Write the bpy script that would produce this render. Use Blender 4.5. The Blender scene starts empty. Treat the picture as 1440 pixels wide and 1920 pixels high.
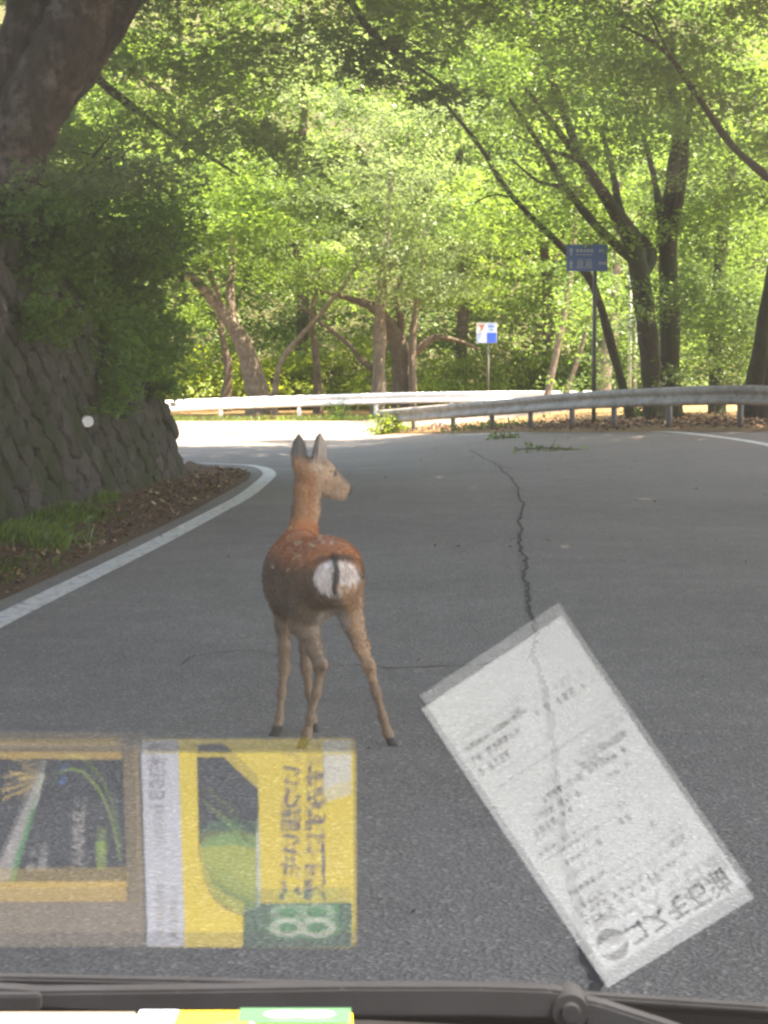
import bpy, bmesh, math, random
import numpy as np
from mathutils import Vector, Matrix
random.seed(7); rng = np.random.default_rng(11)
sc = bpy.context.scene
R = math.radians

# ------------------------------------------------------------------ camera
CAM = np.array([0.0, 0.0, 1.4]); FPX = 3600.0; PITCH = math.atan(280 / FPX)
cd = bpy.data.cameras.new('camera'); cam = bpy.data.objects.new('camera', cd); sc.collection.objects.link(cam)
cam.location = CAM; cam.rotation_euler = (math.pi / 2 - PITCH, 0, 0)
cd.sensor_fit = 'VERTICAL'; cd.sensor_height = 24; cd.lens = FPX / 1920 * 24
cd.clip_start = 0.02; cd.clip_end = 600
cd.dof.use_dof = True; cd.dof.focus_distance = 7.2; cd.dof.aperture_fstop = 27
sc.camera = cam
# ------------------------------------------------------------------ world, sun, exposure
SUN = np.array([0.43, -0.10, 0.90]); SUN /= np.linalg.norm(SUN)
w = bpy.data.worlds.new('World'); sc.world = w; w.use_nodes = True
nt = w.node_tree; sky = nt.nodes.new('ShaderNodeTexSky'); sky.sky_type = 'NISHITA'; sky.sun_disc = False
sky.sun_elevation = math.asin(SUN[2]); sky.sun_rotation = math.atan2(SUN[0], SUN[1])
sky.air_density = 1.0; sky.dust_density = 2.0
nt.links.new(sky.outputs[0], nt.nodes['Background'].inputs[0]); nt.nodes['Background'].inputs[1].default_value = 0.15
sd = bpy.data.lights.new('sun', 'SUN'); sd.energy = 5.0; sd.angle = R(0.5); sd.color = (1.0, 0.96, 0.90)
so = bpy.data.objects.new('sun', sd); sc.collection.objects.link(so)
so.rotation_euler = Vector(-SUN).to_track_quat('-Z', 'Y').to_euler()
sc.view_settings.view_transform = 'Standard'; sc.view_settings.look = 'None'
sc.view_settings.exposure = 3.5; sc.view_settings.gamma = 1.0
sc.view_settings.use_white_balance = True; sc.view_settings.white_balance_temperature = 7900; sc.view_settings.white_balance_tint = 18   # the phone balances for the shade
sc.cycles.use_denoising = True; sc.cycles.max_bounces = 9; sc.cycles.diffuse_bounces = 4
sc.cycles.transmission_bounces = 8; sc.cycles.transparent_max_bounces = 12
sc.cycles.sample_clamp_indirect = 6; sc.cycles.filter_width = 2.5

# ------------------------------------------------------------------ helpers
cp, sp = math.cos(PITCH), math.sin(PITCH)
def ray(px, py):
    x, y, z = (px - 720) / FPX, (960 - py) / FPX, 1.0            # right, up, forward in the lens
    return np.array([x, z * cp + y * sp, y * cp - z * sp])
def P(px, py, Y):
    d = ray(px, py); return CAM + d * (Y / d[1])
def sstep(a, b, x):
    t = np.clip((x - a) / (b - a), 0, 1); return t * t * (3 - 2 * t)
def g(X, Y):                                                      # height of the road: a banked left-hand bend that dips
    s = sstep(22, 34, Y)
    return s * (0.075 * (np.clip(X, -0.6, 6.5) - 2.2) - np.clip(0.012 * (Y - 33), 0, 0.2))
def G(px, py):                                                    # pixel to a point on the road
    d = ray(px, py); t = -CAM[2] / d[2]
    for _ in range(40):
        p = CAM + d * t; t = (g(p[0], p[1]) - CAM[2]) / d[2] * 0.5 + t * 0.5
    return CAM + d * t
col = sc.collection
def mesh_arrays(name, V, F):
    me = bpy.data.meshes.new(name); V = np.asarray(V, dtype=np.float32); F = np.asarray(F, dtype=np.int32); k = F.shape[1]
    me.vertices.add(len(V)); me.vertices.foreach_set('co', V.ravel())
    me.loops.add(F.size); me.loops.foreach_set('vertex_index', F.ravel())
    me.polygons.add(len(F)); me.polygons.foreach_set('loop_start', np.arange(0, F.size, k, dtype=np.int32))
    me.update(calc_edges=True); return me
def link(name, me, m=None, parent=None, loc=None, smooth=False):
    if isinstance(me, bmesh.types.BMesh):
        b = me; me = bpy.data.meshes.new(name); b.to_mesh(me); b.free()
    if m is not None and not me.materials: me.materials.append(m)
    o = bpy.data.objects.new(name, me); col.objects.link(o)
    if loc is not None: o.location = loc
    if parent is not None: o.parent = parent
    if smooth: me.polygons.foreach_set('use_smooth', [True] * len(me.polygons))
    return o
def tag(o, label=None, cat=None, group=None, kind=None):
    for k, v in (('label', label), ('category', cat), ('group', group), ('kind', kind)):
        if v: o[k] = v
    return o
def thing(name, loc, label, cat, group=None):
    o = bpy.data.objects.new(name, None); col.objects.link(o); o.location = loc; o.empty_display_size = 0.1
    return tag(o, label, cat, group)
class T:                                                          # world-space meshes under an empty at loc
    def __init__(s, name, loc, label, cat, group=None):
        s.loc = np.array(loc, float); s.o = thing(name, loc, label, cat, group)
    def part(s, name, V, F, m, smooth=False, parent=None):
        return link(name, mesh_arrays(name, np.asarray(V) - s.loc, F), m, parent or s.o, smooth=smooth)
    def bm(s, name, b, m, smooth=False, parent=None):
        bmesh.ops.translate(b, vec=Vector(-s.loc), verts=b.verts)
        return link(name, b, m, parent or s.o, smooth=smooth)
def catmull(pts, n):
    pts = np.asarray(pts, float); p = np.vstack([2 * pts[0] - pts[1], pts, 2 * pts[-1] - pts[-2]]); out = []
    for i in range(1, len(p) - 2):
        for t in np.linspace(0, 1, n, endpoint=False):
            a, b, c, d = p[i - 1], p[i], p[i + 1], p[i + 2]
            out.append(0.5 * ((2 * b) + (c - a) * t + (2 * a - 5 * b + 4 * c - d) * t * t + (3 * b - a - 3 * c + d) * t ** 3))
    out.append(pts[-1]); return np.array(out)
def tube(pts, rad, sides=8, sub=4, knob=0.12, cap=True):
    """tapered, slightly lumpy tube -> (V, quads)"""
    pr = np.hstack([np.asarray(pts, float), np.asarray(rad, float)[:, None]])
    c = catmull(pr, sub) if len(pr) > 1 and sub > 1 else pr
    V = []; n = len(c); prev = None
    for i in range(n):
        t = c[min(i + 1, n - 1), :3] - c[max(i - 1, 0), :3]; t /= np.linalg.norm(t) + 1e-9
        a = np.cross(t, [0, 1, 0.13]) if prev is None else prev - t * np.dot(prev, t)
        a /= np.linalg.norm(a) + 1e-9; prev = a; b = np.cross(t, a)
        for k in range(sides):
            an = 2 * math.pi * k / sides; r = max(c[i, 3], 0.002) * (1 + knob * math.sin(3.1 * i * 0.5 + an * 2 + 5 * c[i, 3]) + rng.normal(0, knob * 0.3))
            V.append(c[i, :3] + (a * math.cos(an) + b * math.sin(an)) * r)
    F = [(i * sides + k, i * sides + (k + 1) % sides, (i + 1) * sides + (k + 1) % sides, (i + 1) * sides + k) for i in range(n - 1) for k in range(sides)]
    if cap:
        for base in (0, (n - 1) * sides):
            for k in range(0, sides - 2, 2): F.append((base, base + k + 1, base + k + 2, base + (k + 3) % sides if k + 3 < sides else base + k + 2))
        F = [f for f in F if len(set(f)) == 4]
    return np.array(V), np.array(F)
def merge(parts):
    V = []; F = []; n = 0
    for v, f in parts: V.append(v); F.append(np.asarray(f) + n); n += len(v)
    return np.vstack(V), np.vstack(F)
def box(b, x0, x1, y0, y1, z0, z1, bev=0):
    r = bmesh.ops.create_cube(b, size=1.0); vs = r['verts']
    for v in vs: v.co = Vector(((x0 + x1) / 2 + v.co.x * (x1 - x0), (y0 + y1) / 2 + v.co.y * (y1 - y0), (z0 + z1) / 2 + v.co.z * (z1 - z0)))
    if bev:
        es = list({e for v in vs for e in v.link_edges}); bmesh.ops.bevel(b, geom=es, offset=bev, segments=2, affect='EDGES')
    return b
def cyl(b, p0, p1, r0, r1=None, seg=16):
    p0, p1 = Vector(p0), Vector(p1); d = p1 - p0
    m = Matrix.Translation((p0 + p1) / 2) @ d.to_track_quat('Z', 'Y').to_matrix().to_4x4()
    bmesh.ops.create_cone(b, cap_ends=True, segments=seg, radius1=r0, radius2=r0 if r1 is None else r1, depth=d.length, matrix=m)
    return b

# ------------------------------------------------------------------ materials
class N:
    def __init__(s, name):
        s.m = bpy.data.materials.new(name); s.m.use_nodes = True; s.t = s.m.node_tree
        s.b = s.t.nodes['Principled BSDF']; s.out = s.t.nodes['Material Output']
    def n(s, kind, **kw):
        x = s.t.nodes.new('ShaderNode' + kind)
        for k, v in kw.items():
            if k in x.inputs: x.inputs[k].default_value = v
            else: setattr(x, k, v)
        return x
    def l(s, a, b): s.t.links.new(a, b)
    def pos(s): return s.n('NewGeometry').outputs['Position']
    def noise(s, scale, detail=4, vec=None, rough=0.6):
        x = s.n('TexNoise', Scale=scale, Detail=detail, Roughness=rough); s.l(vec if vec is not None else s.pos(), x.inputs['Vector']); return x.outputs['Fac']
    def ramp(s, fac, stops):
        r = s.n('ValToRGB'); e = r.color_ramp.elements
        while len(e) < len(stops): e.new(0.5)
        for i, (p, c) in enumerate(stops): e[i].position = p; e[i].color = (*c, 1) if len(c) == 3 else c
        s.l(fac, r.inputs[0]); return r.outputs[0]
    def mix(s, fac, a, b, kind='MIX'):
        x = s.n('MixRGB', blend_type=kind)
        for i, v in ((0, fac), (1, a), (2, b)):
            if isinstance(v, (int, float)): x.inputs[i].default_value = v
            elif isinstance(v, tuple): x.inputs[i].default_value = (*v, 1)
            else: s.l(v, x.inputs[i])
        return x.outputs[0]
    def bump(s, h, dist=0.01, strength=0.6):
        x = s.n('Bump', Strength=strength, Distance=dist); s.l(h, x.inputs['Height']); s.l(x.outputs[0], s.b.inputs['Normal'])
def mat(name, c, rough=0.6, var=0.25, scale=8, metal=0.0, bump=0.0, spec=0.5):
    n = N(name); f = n.noise(scale)
    lo = tuple(x * (1 - var) for x in c); hi = tuple(min(1, x * (1 + var)) for x in c)
    n.l(n.ramp(f, [(0.3, lo), (0.7, hi)]), n.b.inputs['Base Color'])
    n.b.inputs['Roughness'].default_value = rough; n.b.inputs['Metallic'].default_value = metal; n.b.inputs['Specular IOR Level'].default_value = spec
    if bump: n.bump(n.noise(scale * 4), bump)
    return n.m
def leaf_mat(name, refl, trans, var=0.27, mixf=0.5):
    n = N(name); isl = n.n('NewGeometry').outputs['Random Per Island']; big = n.noise(0.55, 2)
    v = n.n('Math', operation='MULTIPLY_ADD'); n.l(isl, v.inputs[0]); v.inputs[1].default_value = 0.6; n.l(big, v.inputs[2])
    def shade(c):
        lo = tuple(x * (1 - var) for x in c); hi = (c[0] * (1 + 1.3 * var), c[1] * (1 + var), c[2] * (1 + 0.4 * var))
        return n.ramp(v.outputs[0], [(0.45, lo), (1.0, hi)])
    d = n.n('BsdfDiffuse'); t = n.n('BsdfTranslucent'); gl = n.n('BsdfGlossy', Roughness=0.45); gl.inputs[0].default_value = (0.8, 0.9, 0.8, 1)
    n.l(shade(refl), d.inputs[0]); n.l(shade(trans), t.inputs[0])
    m1 = n.n('MixShader'); m1.inputs[0].default_value = mixf; n.l(d.outputs[0], m1.inputs[1]); n.l(t.outputs[0], m1.inputs[2])
    m2 = n.n('MixShader'); m2.inputs[0].default_value = 0.025; n.l(m1.outputs[0], m2.inputs[1]); n.l(gl.outputs[0], m2.inputs[2])
    n.l(m2.outputs[0], n.out.inputs[0]); return n.m
M = {}
M['leaf_far'] = leaf_mat('leaf_far', (0.075, 0.135, 0.03), (0.185, 0.30, 0.045))
M['leaf_mid'] = leaf_mat('leaf_mid', (0.064, 0.12, 0.03), (0.165, 0.28, 0.045))
M['leaf_dark'] = leaf_mat('leaf_dark', (0.062, 0.11, 0.034), (0.15, 0.25, 0.05))
M['leaf_pale'] = leaf_mat('leaf_pale', (0.12, 0.17, 0.08), (0.20, 0.29, 0.10))
M['leaf_lime'] = leaf_mat('leaf_lime', (0.14, 0.21, 0.03), (0.36, 0.46, 0.05))
M['leaf_fern'] = leaf_mat('leaf_fern', (0.10, 0.185, 0.045), (0.16, 0.28, 0.05))
M['grass'] = leaf_mat('grass_blades', (0.06, 0.10, 0.02), (0.10, 0.17, 0.03), .5)
def bark_big():
    n = N('bark_big'); mp = n.n('Mapping'); mp.inputs['Scale'].default_value = (1, 1, .35); n.l(n.pos(), mp.inputs[0]); f = n.noise(16, 9, mp.outputs[0], .75); f2 = n.noise(3.2, 6, rough=.65)
    c = n.ramp(f, [(0.36, (.008, .0065, .005)), (0.52, (.05, .04, .03)), (0.68, (.10, .082, .062))]); c = n.mix(n.ramp(f2, [(.5, (0, 0, 0)), (.62, (.8,) * 3)]), c, (.17, .15, .125))
    c = n.mix(n.ramp(n.noise(2.1, 4), [(.5, (0, 0, 0)), (.66, (.7,) * 3)]), c, (.025, .035, .012))
    n.l(c, n.b.inputs['Base Color']); n.b.inputs['Roughness'].default_value = .95; n.b.inputs['Specular IOR Level'].default_value = .15; n.bump(f, .12, 1.0); return n.m
def bark(name, c1, c2, moss=0.0):
    n = N(name); f = n.noise(6, 6); mp = n.n('Mapping'); mp.inputs['Scale'].default_value = (9, 9, 1.5); n.l(n.pos(), mp.inputs[0])
    f2 = n.noise(1.6, 5, mp.outputs[0]); c = n.mix(f2, c1, c2); c = n.mix(n.ramp(f, [(0.4, (0, 0, 0)), (0.75, (0.7, 0.7, 0.7))]), c, tuple(x * 1.5 for x in c2))
    if moss: c = n.mix(n.ramp(n.noise(1.2, 3), [(0.5 - moss * 0.3, (0, 0, 0)), (0.65, (1, 1, 1))]), c, (0.03, 0.045, 0.014))
    n.l(c, n.b.inputs['Base Color']); n.b.inputs['Roughness'].default_value = 0.9; n.b.inputs['Specular IOR Level'].default_value = 0.2; n.bump(n.mix(.5, f2, n.noise(9, 8, rough=.7)), 0.09, 1.0); return n.m
M['bark'] = bark('bark_brown', (0.045, 0.035, 0.025), (0.13, 0.10, 0.07))
M['bark_pale'] = bark('bark_pale', (0.075, 0.058, 0.042), (0.19, 0.15, 0.11))
M['bark_moss'] = bark('bark_mossy', (0.013, 0.011, 0.008), (0.042, 0.034, 0.023), 0.35)
M['bark_big'] = bark_big()
def asphalt():
    n = N('asphalt'); p = n.pos(); big = n.noise(0.35, 4); mid = n.noise(3.0, 5); fine = n.noise(90, 3)
    vo = n.n('TexVoronoi', Scale=75.0); n.l(p, vo.inputs['Vector'])
    base = n.ramp(big, [(0.3, (0.145, 0.125, 0.102)), (0.7, (0.238, 0.206, 0.170))])
    base = n.mix(0.35, base, n.ramp(mid, [(0.3, (0.12, 0.11, 0.096)), (0.7, (0.24, 0.22, 0.195))]))
    chips = n.ramp(vo.outputs['Color'], [(0.0, (0.55, 0.55, 0.55)), (0.75, (1.0, 1.0, 1.0)), (0.93, (1.9, 1.85, 1.75))])
    base = n.mix(0.8, base, chips, 'MULTIPLY'); base = n.mix(0.25, base, n.ramp(fine, [(0.3, (0.03, 0.03, 0.03)), (0.7, (0.34, 0.315, 0.285))]))
    # dust and crushed leaves swept to the outside of the bend
    sx = n.n('SeparateXYZ'); n.l(p, sx.inputs[0]); a = n.n('MapRange'); n.l(sx.outputs[1], a.inputs[0]); a.inputs[1].default_value = 22; a.inputs[2].default_value = 36
    b = n.n('MapRange'); n.l(sx.outputs[0], b.inputs[0]); b.inputs[1].default_value = -1.5; b.inputs[2].default_value = 4
    mm = n.n('Math', operation='MULTIPLY'); n.l(a.outputs[0], mm.inputs[0]); n.l(b.outputs[0], mm.inputs[1])
    m3 = n.n('Math', operation='MULTIPLY'); n.l(mm.outputs[0], m3.inputs[0]); n.l(n.ramp(n.noise(1.1, 5), [(0.35, (0.25,) * 3), (0.65, (0.9,) * 3)]), m3.inputs[1])
    base = n.mix(m3.outputs[0], base, (0.22, 0.17, 0.13))
    n.l(base, n.b.inputs['Base Color']); n.b.inputs['Roughness'].default_value = 0.85; n.b.inputs['Specular IOR Level'].default_value = 0.25
    n.bump(vo.outputs['Distance'], 0.006, 0.8); return n.m
M['asphalt'] = asphalt()
def soil(name, a, b, c):
    n = N(name); f = n.noise(2.5, 6); f2 = n.noise(30, 4)
    x = n.mix(f, a, b); x = n.mix(n.ramp(f2, [(0.45, (0, 0, 0)), (0.7, (0.8,) * 3)]), x, c)
    n.l(x, n.b.inputs['Base Color']); n.b.inputs['Roughness'].default_value = 0.95; n.b.inputs['Specular IOR Level'].default_value = 0.1; n.bump(f2, 0.03, 0.8); return n.m
M['soil'] = soil('leafy_soil', (0.06, 0.042, 0.028), (0.13, 0.085, 0.05), (0.17, 0.11, 0.06))
M['floor'] = soil('forest_floor', (0.16, 0.09, 0.045), (0.28, 0.16, 0.08), (0.10, 0.13, 0.04))
M['bank'] = soil('bank_soil', (0.04, 0.045, 0.02), (0.07, 0.075, 0.03), (0.09, 0.07, 0.04))
def paint():
    n = N('road_paint'); f = n.noise(14, 6, rough=0.75); c = n.ramp(f, [(0.36, (0.11, 0.105, 0.10)), (0.46, (0.50, 0.475, 0.42)), (0.8, (0.64, 0.61, 0.54))])
    n.l(c, n.b.inputs['Base Color']); n.b.inputs['Roughness'].default_value = 0.7; return n.m
M['paint'] = paint()
M['crack'] = mat('crack_fill', (0.02, 0.019, 0.018), 0.9, 0.4, 30)
def stone():
    n = N('wall_stone'); r = n.n('ObjectInfo').outputs['Random']; f = n.ramp(n.noise(16, 9, rough=.8), [(.36, (0, 0, 0)), (.64, (1, 1, 1))])
    c = n.mix(f, (0.02, 0.018, 0.014), (0.13, 0.115, 0.095)); c = n.mix(0.5, c, n.ramp(r, [(0, (0.022, 0.02, 0.016)), (0.6, (0.058, 0.05, 0.042)), (1, (0.10, 0.088, 0.07))]))
    c = n.mix(n.ramp(n.noise(1.3, 4), [(0.42, (0, 0, 0)), (0.58, (0.85,) * 3)]), c, (0.032, 0.042, 0.015))
    n.l(c, n.b.inputs['Base Color']); n.b.inputs['Roughness'].default_value = 0.92; n.b.inputs['Specular IOR Level'].default_value = 0.2; n.bump(n.noise(14, 8, rough=.75), 0.06, 1.0); return n.m
M['stone'] = stone()
M['mortar'] = mat('wall_mortar', (0.025, 0.024, 0.018), 0.95, 0.4, 5, bump=0.02)
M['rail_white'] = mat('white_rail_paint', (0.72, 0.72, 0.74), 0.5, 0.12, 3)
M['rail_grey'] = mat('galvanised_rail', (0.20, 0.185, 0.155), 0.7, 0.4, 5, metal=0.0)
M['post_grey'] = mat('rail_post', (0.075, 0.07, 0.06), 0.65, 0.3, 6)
M['rust'] = mat('rust', (0.16, 0.08, 0.04), 0.9, 0.5, 15)
M['blue'] = mat('sign_blue', (0.035, 0.11, 0.30), 0.45, 0.08, 3)
M['sign_white'] = mat('sign_white', (0.55, 0.58, 0.62), 0.5, 0.05, 3)
M['sign_pale'] = mat('sign_pale_blue', (0.34, 0.45, 0.68), 0.5, 0.05, 3)
M['sign_cobalt'] = mat('sign_cobalt', (0.01, 0.08, 0.55), 0.45, 0.05, 3)
M['sign_red'] = mat('sign_red', (0.6, 0.06, 0.05), 0.5, 0.05, 3)
M['pole_dark'] = mat('pole_dark', (0.05, 0.047, 0.04), 0.6, 0.2, 6)
M['pole_pale'] = mat('pole_pale', (0.26, 0.27, 0.26), 0.5, 0.12, 6)
M['pvc'] = mat('white_plastic', (0.62, 0.61, 0.57), 0.5, 0.15, 20)
M['litter'] = None
n = N('dry_leaf'); n.l(n.ramp(n.n('NewGeometry').outputs['Random Per Island'], [(0, (0.05, 0.028, 0.014)), (0.6, (0.12, 0.062, 0.03)), (0.9, (0.22, 0.13, 0.06)), (1, (0.4, 0.31, 0.18))]), n.b.inputs['Base Color']); n.b.inputs['Roughness'].default_value = 0.85; M['litter'] = n.m

# ------------------------------------------------------------------ the setting: ground, road, markings, bank, hill
def grid_sheet(name, xs, ys, zf, m, kind='structure'):
    xs, ys = np.asarray(xs), np.asarray(ys); XX, YY = np.meshgrid(xs, ys); ZZ = zf(XX, YY)
    V = np.stack([XX, YY, ZZ], -1).reshape(-1, 3); nx = len(xs)
    i, j = np.meshgrid(np.arange(nx - 1), np.arange(len(ys) - 1)); a = (j * nx + i).ravel()
    o = link(name, mesh_arrays(name, V, np.stack([a, a + 1, a + nx + 1, a + nx], 1)), m, smooth=True); o['kind'] = kind; return o
def gh(X, Y): return g(X, Y) - 0.02 + 0.0 * X
xs = np.concatenate([np.linspace(-260, -20, 13), np.linspace(-18, 18, 73), np.linspace(20, 260, 13)])
ys = np.concatenate([np.linspace(-60, -2, 12), np.linspace(0, 80, 121), np.linspace(85, 420, 15)])
grid_sheet('ground', xs, ys, gh, M['floor'])
# road: rows of (left edge, right edge) along Y
def road_left(Y):
    return float(np.interp(Y, [-30, 0, 10.4, 13, 17.7, 22.9, 24.4, 25.4, 26.0, 26.6, 27.2, 27.8, 60], [-3.2, -2.8, -2.36, -2.16, -1.85, -1.66, -1.72, -2.0, -2.5, -3.6, -8, -30, -30]))
def road_right(Y):
    return float(np.interp(Y, [-30, 0, 20, 27, 34, 60], [4.2, 4.2, 5.0, 6.2, 7.5, 7.5]))
rows = np.concatenate([np.linspace(-30, 20, 40), np.linspace(20.5, 28, 40), np.linspace(28.4, 59.5, 60)]); nx = 60; V = []
for Y in rows:
    a, b = road_left(Y), road_right(Y)
    for t in np.linspace(0, 1, nx) ** 1.0:
        X = a + (b - a) * t; V.append((X, Y, g(X, Y) + 0.004))
i, j = np.meshgrid(np.arange(nx - 1), np.arange(len(rows) - 1)); a = (j * nx + i).ravel()
road = link('road', mesh_arrays('road', V, np.stack([a, a + 1, a + nx + 1, a + nx], 1)), M['asphalt']); road['kind'] = 'structure'
def strip(name, pts, width, m, parent=None, lift=0.008, ragged=0.0, sub=8, smoothp=True):
    c = catmull(np.asarray(pts)[:, :2], sub) if smoothp else np.asarray(pts)[:, :2]; V = []; wd = np.broadcast_to(np.asarray(width, float), (len(pts),)); ww = np.interp(np.linspace(0, 1, len(c)), np.linspace(0, 1, len(pts)), wd)
    for i in range(len(c)):
        t = c[min(i + 1, len(c) - 1)] - c[max(i - 1, 0)]; t /= np.linalg.norm(t) + 1e-9; nn = np.array([-t[1], t[0]])
        for s in (-0.5, -0.17, 0.17, 0.5):
            q = c[i] + nn * (s * ww[i] + (rng.normal(0, ragged) if ragged else 0)); V.append((q[0], q[1], g(q[0], q[1]) + lift))
    F = [(i * 4 + k, i * 4 + k + 1, i * 4 + k + 5, i * 4 + k + 4) for i in range(len(c) - 1) for k in range(3)]
    return link(name, mesh_arrays(name, V, F), m, parent)
L = [G(*q)[:2] for q in [(-420, 1385), (-200, 1270), (0, 1165), (100, 1115), (200, 1066), (300, 1016), (400, 963), (460, 930), (497, 900), (505, 888), (492, 878), (465, 873), (425, 871), (372, 869), (250, 866), (60, 862), (-300, 855)]]
strip('edge_line', L, 0.17, M['paint'], road)
L = [G(*q)[:2] for q in [(860, 816), (960, 812.5), (1080, 809), (1180, 808.5), (1240, 810), (1340, 819), (1440, 835), (1600, 875)]]
strip('edge_line', L, 0.16, M['paint'], road)
L = [G(*q)[:2] for q in [(330, 801), (450, 797), (580, 792), (690, 789)]]
strip('edge_line', L, 0.15, M['paint'], road, lift=0.006)
def jag(px, amp=0.02, step=0.22):
    q = [G(*p)[:2] for p in px]; out = []; off = np.zeros(2)
    for a, b in zip(q[:-1], q[1:]):
        n_ = max(2, int(np.linalg.norm(b - a) / step))
        for t in np.linspace(0, 1, n_, endpoint=False): off = off * .6 + rng.normal(0, amp, 2) * .8; out.append(a + (b - a) * t + off)
    out.append(q[-1]); c = catmull(out, 4); return [p + rng.normal(0, .004, 2) for p in c]
def crack(px, w0, amp=0.02):
    q = jag(px, amp); strip('crack', q, w0 * (0.5 + rng.random(len(q))), M['crack'], road, 0.0075, 0.0015, smoothp=False)
crack([(880, 845), (925, 868), (965, 905), (978, 945), (974, 1000), (982, 1060), (990, 1110), (1003, 1165), (1010, 1230), (1020, 1320), (1040, 1430), (1050, 1530), (1072, 1640), (1082, 1720), (1105, 1800), (1120, 1870)], 0.024, 0.013)
crack([(925, 868), (960, 880)], 0.02)
crack([(975, 1010), (955, 1014)], 0.014)
crack([(600, 1252), (680, 1250), (760, 1254), (860, 1252), (930, 1245)], 0.012)
for c in ([(330, 1252), (360, 1235), (400, 1228), (445, 1222), (500, 1226)], [(1330, 1130), (1440, 1140)], [(600, 1250), (540, 1244), (500, 1226)]): crack(c, 0.008, 0.012)
# wall line on the left
def wall_x(Y): return -2.37 + (Y - 24) * 0.078
WALL_H = 3.0; BAT = 0.27
# bank above the wall
def bank_z(X, Y):
    d = (wall_x(np.clip(Y, -5, 24)) - BAT * WALL_H) - X
    return WALL_H - 0.05 + np.clip(d, 0, 60) * 0.62 + 0.15 * np.sin(X * 1.7 + Y)
ysb = np.linspace(-5, 23.4, 40); V = []; nb = 24
for Y in ysb:
    x1 = wall_x(Y) - BAT * WALL_H - 0.12
    for t in np.linspace(0, 1, nb) ** 1.6: X = x1 - t * 40; V.append((X, Y, bank_z(X, Y)))
for t in np.linspace(0, 1, nb) ** 1.6:
    X = wall_x(23.4) - BAT * WALL_H - 0.4 - t * 40; V.append((X, 24.0, -0.1))
i, j = np.meshgrid(np.arange(nb - 1), np.arange(len(ysb))); a = (j * nb + i).ravel()
bank = link('bank', mesh_arrays('bank', V, np.stack([a, a + 1, a + nb + 1, a + nb], 1)), M['bank'], smooth=True); bank['kind'] = 'structure'
# verge strip below the wall (dirt, swept leaves) and the ground behind the near rail
V = []; ysv = np.linspace(-5, 25.5, 60)
for Y in ysv:
    a_, b_ = wall_x(min(Y, 24)) - 0.2, road_left(Y) + 0.04
    for t in np.linspace(0, 1, 14): X = a_ + (b_ - a_) * t; V.append((X, Y, 0.006 + 0.10 * (1 - t) ** 2 + 0.012 * math.sin(9 * X + 5 * Y) * (1 - t)))
i, j = np.meshgrid(np.arange(13), np.arange(len(ysv) - 1)); a = (j * 14 + i).ravel()
verge = link('verge', mesh_arrays('verge', V, np.stack([a, a + 1, a + 15, a + 14], 1)), M['soil'], smooth=True); verge['kind'] = 'structure'
RAIL = [(1620, 740, 31.0), (1440, 723, 32.0), (1300, 724, 33.5), (1150, 731, 36.0), (1075, 736, 37.8), (1000, 743, 39.6), (900, 752, 42.2), (800, 761, 44.7), (712, 769, 46.8)]
RP = np.array([P(x, y, Y) for x, y, Y in RAIL]); RPs = catmull(RP, 6)
V = []; q = RPs[::-1]
for p in q:
    for t in (0, 0.4, 1.0, 2.0, 4.0, 8.0, 14.0):
        X, Y = p[0] - 0.25 + t * 0.75, p[1] - 0.45 + t * 0.9
        V.append((X, Y, g(X, Y) + 0.03 + 0.03 * min(t, 1) - 0.02 * (t == 0)))
i, j = np.meshgrid(np.arange(6), np.arange(len(q) - 1)); a = (j * 7 + i).ravel()
sh = link('shoulder', mesh_arrays('shoulder', V, np.stack([a, a + 1, a + 8, a + 7], 1)), M['floor'], smooth=True); sh['kind'] = 'structure'
def hill_z(X, Y): return -0.6 + np.clip(Y - 84, 0, 400) * 0.42 + 0.5 * np.sin(X * 0.3) * np.clip(Y - 84, 0, 10) * 0.1
grid_sheet('hill', np.linspace(-120, 120, 41), np.linspace(83, 260, 41), hill_z, M['bank'])

# ------------------------------------------------------------------ leaves
def leaf_arrays(C, Nn, size, lobes=1, droop=0.12):
    n_ = len(C); Nn = Nn / (np.linalg.norm(Nn, axis=1, keepdims=True) + 1e-9)
    a = rng.normal(size=(n_, 3)); Tt = a - Nn * np.sum(a * Nn, 1, keepdims=True); Tt /= np.linalg.norm(Tt, axis=1, keepdims=True) + 1e-9
    B = np.cross(Nn, Tt); s = (size * rng.uniform(0.65, 1.25, n_))[:, None]; V = []
    for an, ln, wd in ([(0, 1, 0.3)] if lobes == 1 else [(0, 1, 0.2), (0.95, 0.8, 0.18), (-0.95, 0.8, 0.18)]):
        d = Tt * math.cos(an) + B * math.sin(an); wv = B * math.cos(an) - Tt * math.sin(an)
        V.append(np.stack([C, C + d * s * ln * 0.5 + wv * s * wd, C + d * s * ln - Nn * s * droop, C + d * s * ln * 0.5 - wv * s * wd], 1))
    V = np.concatenate(V, 0).reshape(-1, 3); return V, np.arange(len(V)).reshape(-1, 4)
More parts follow.
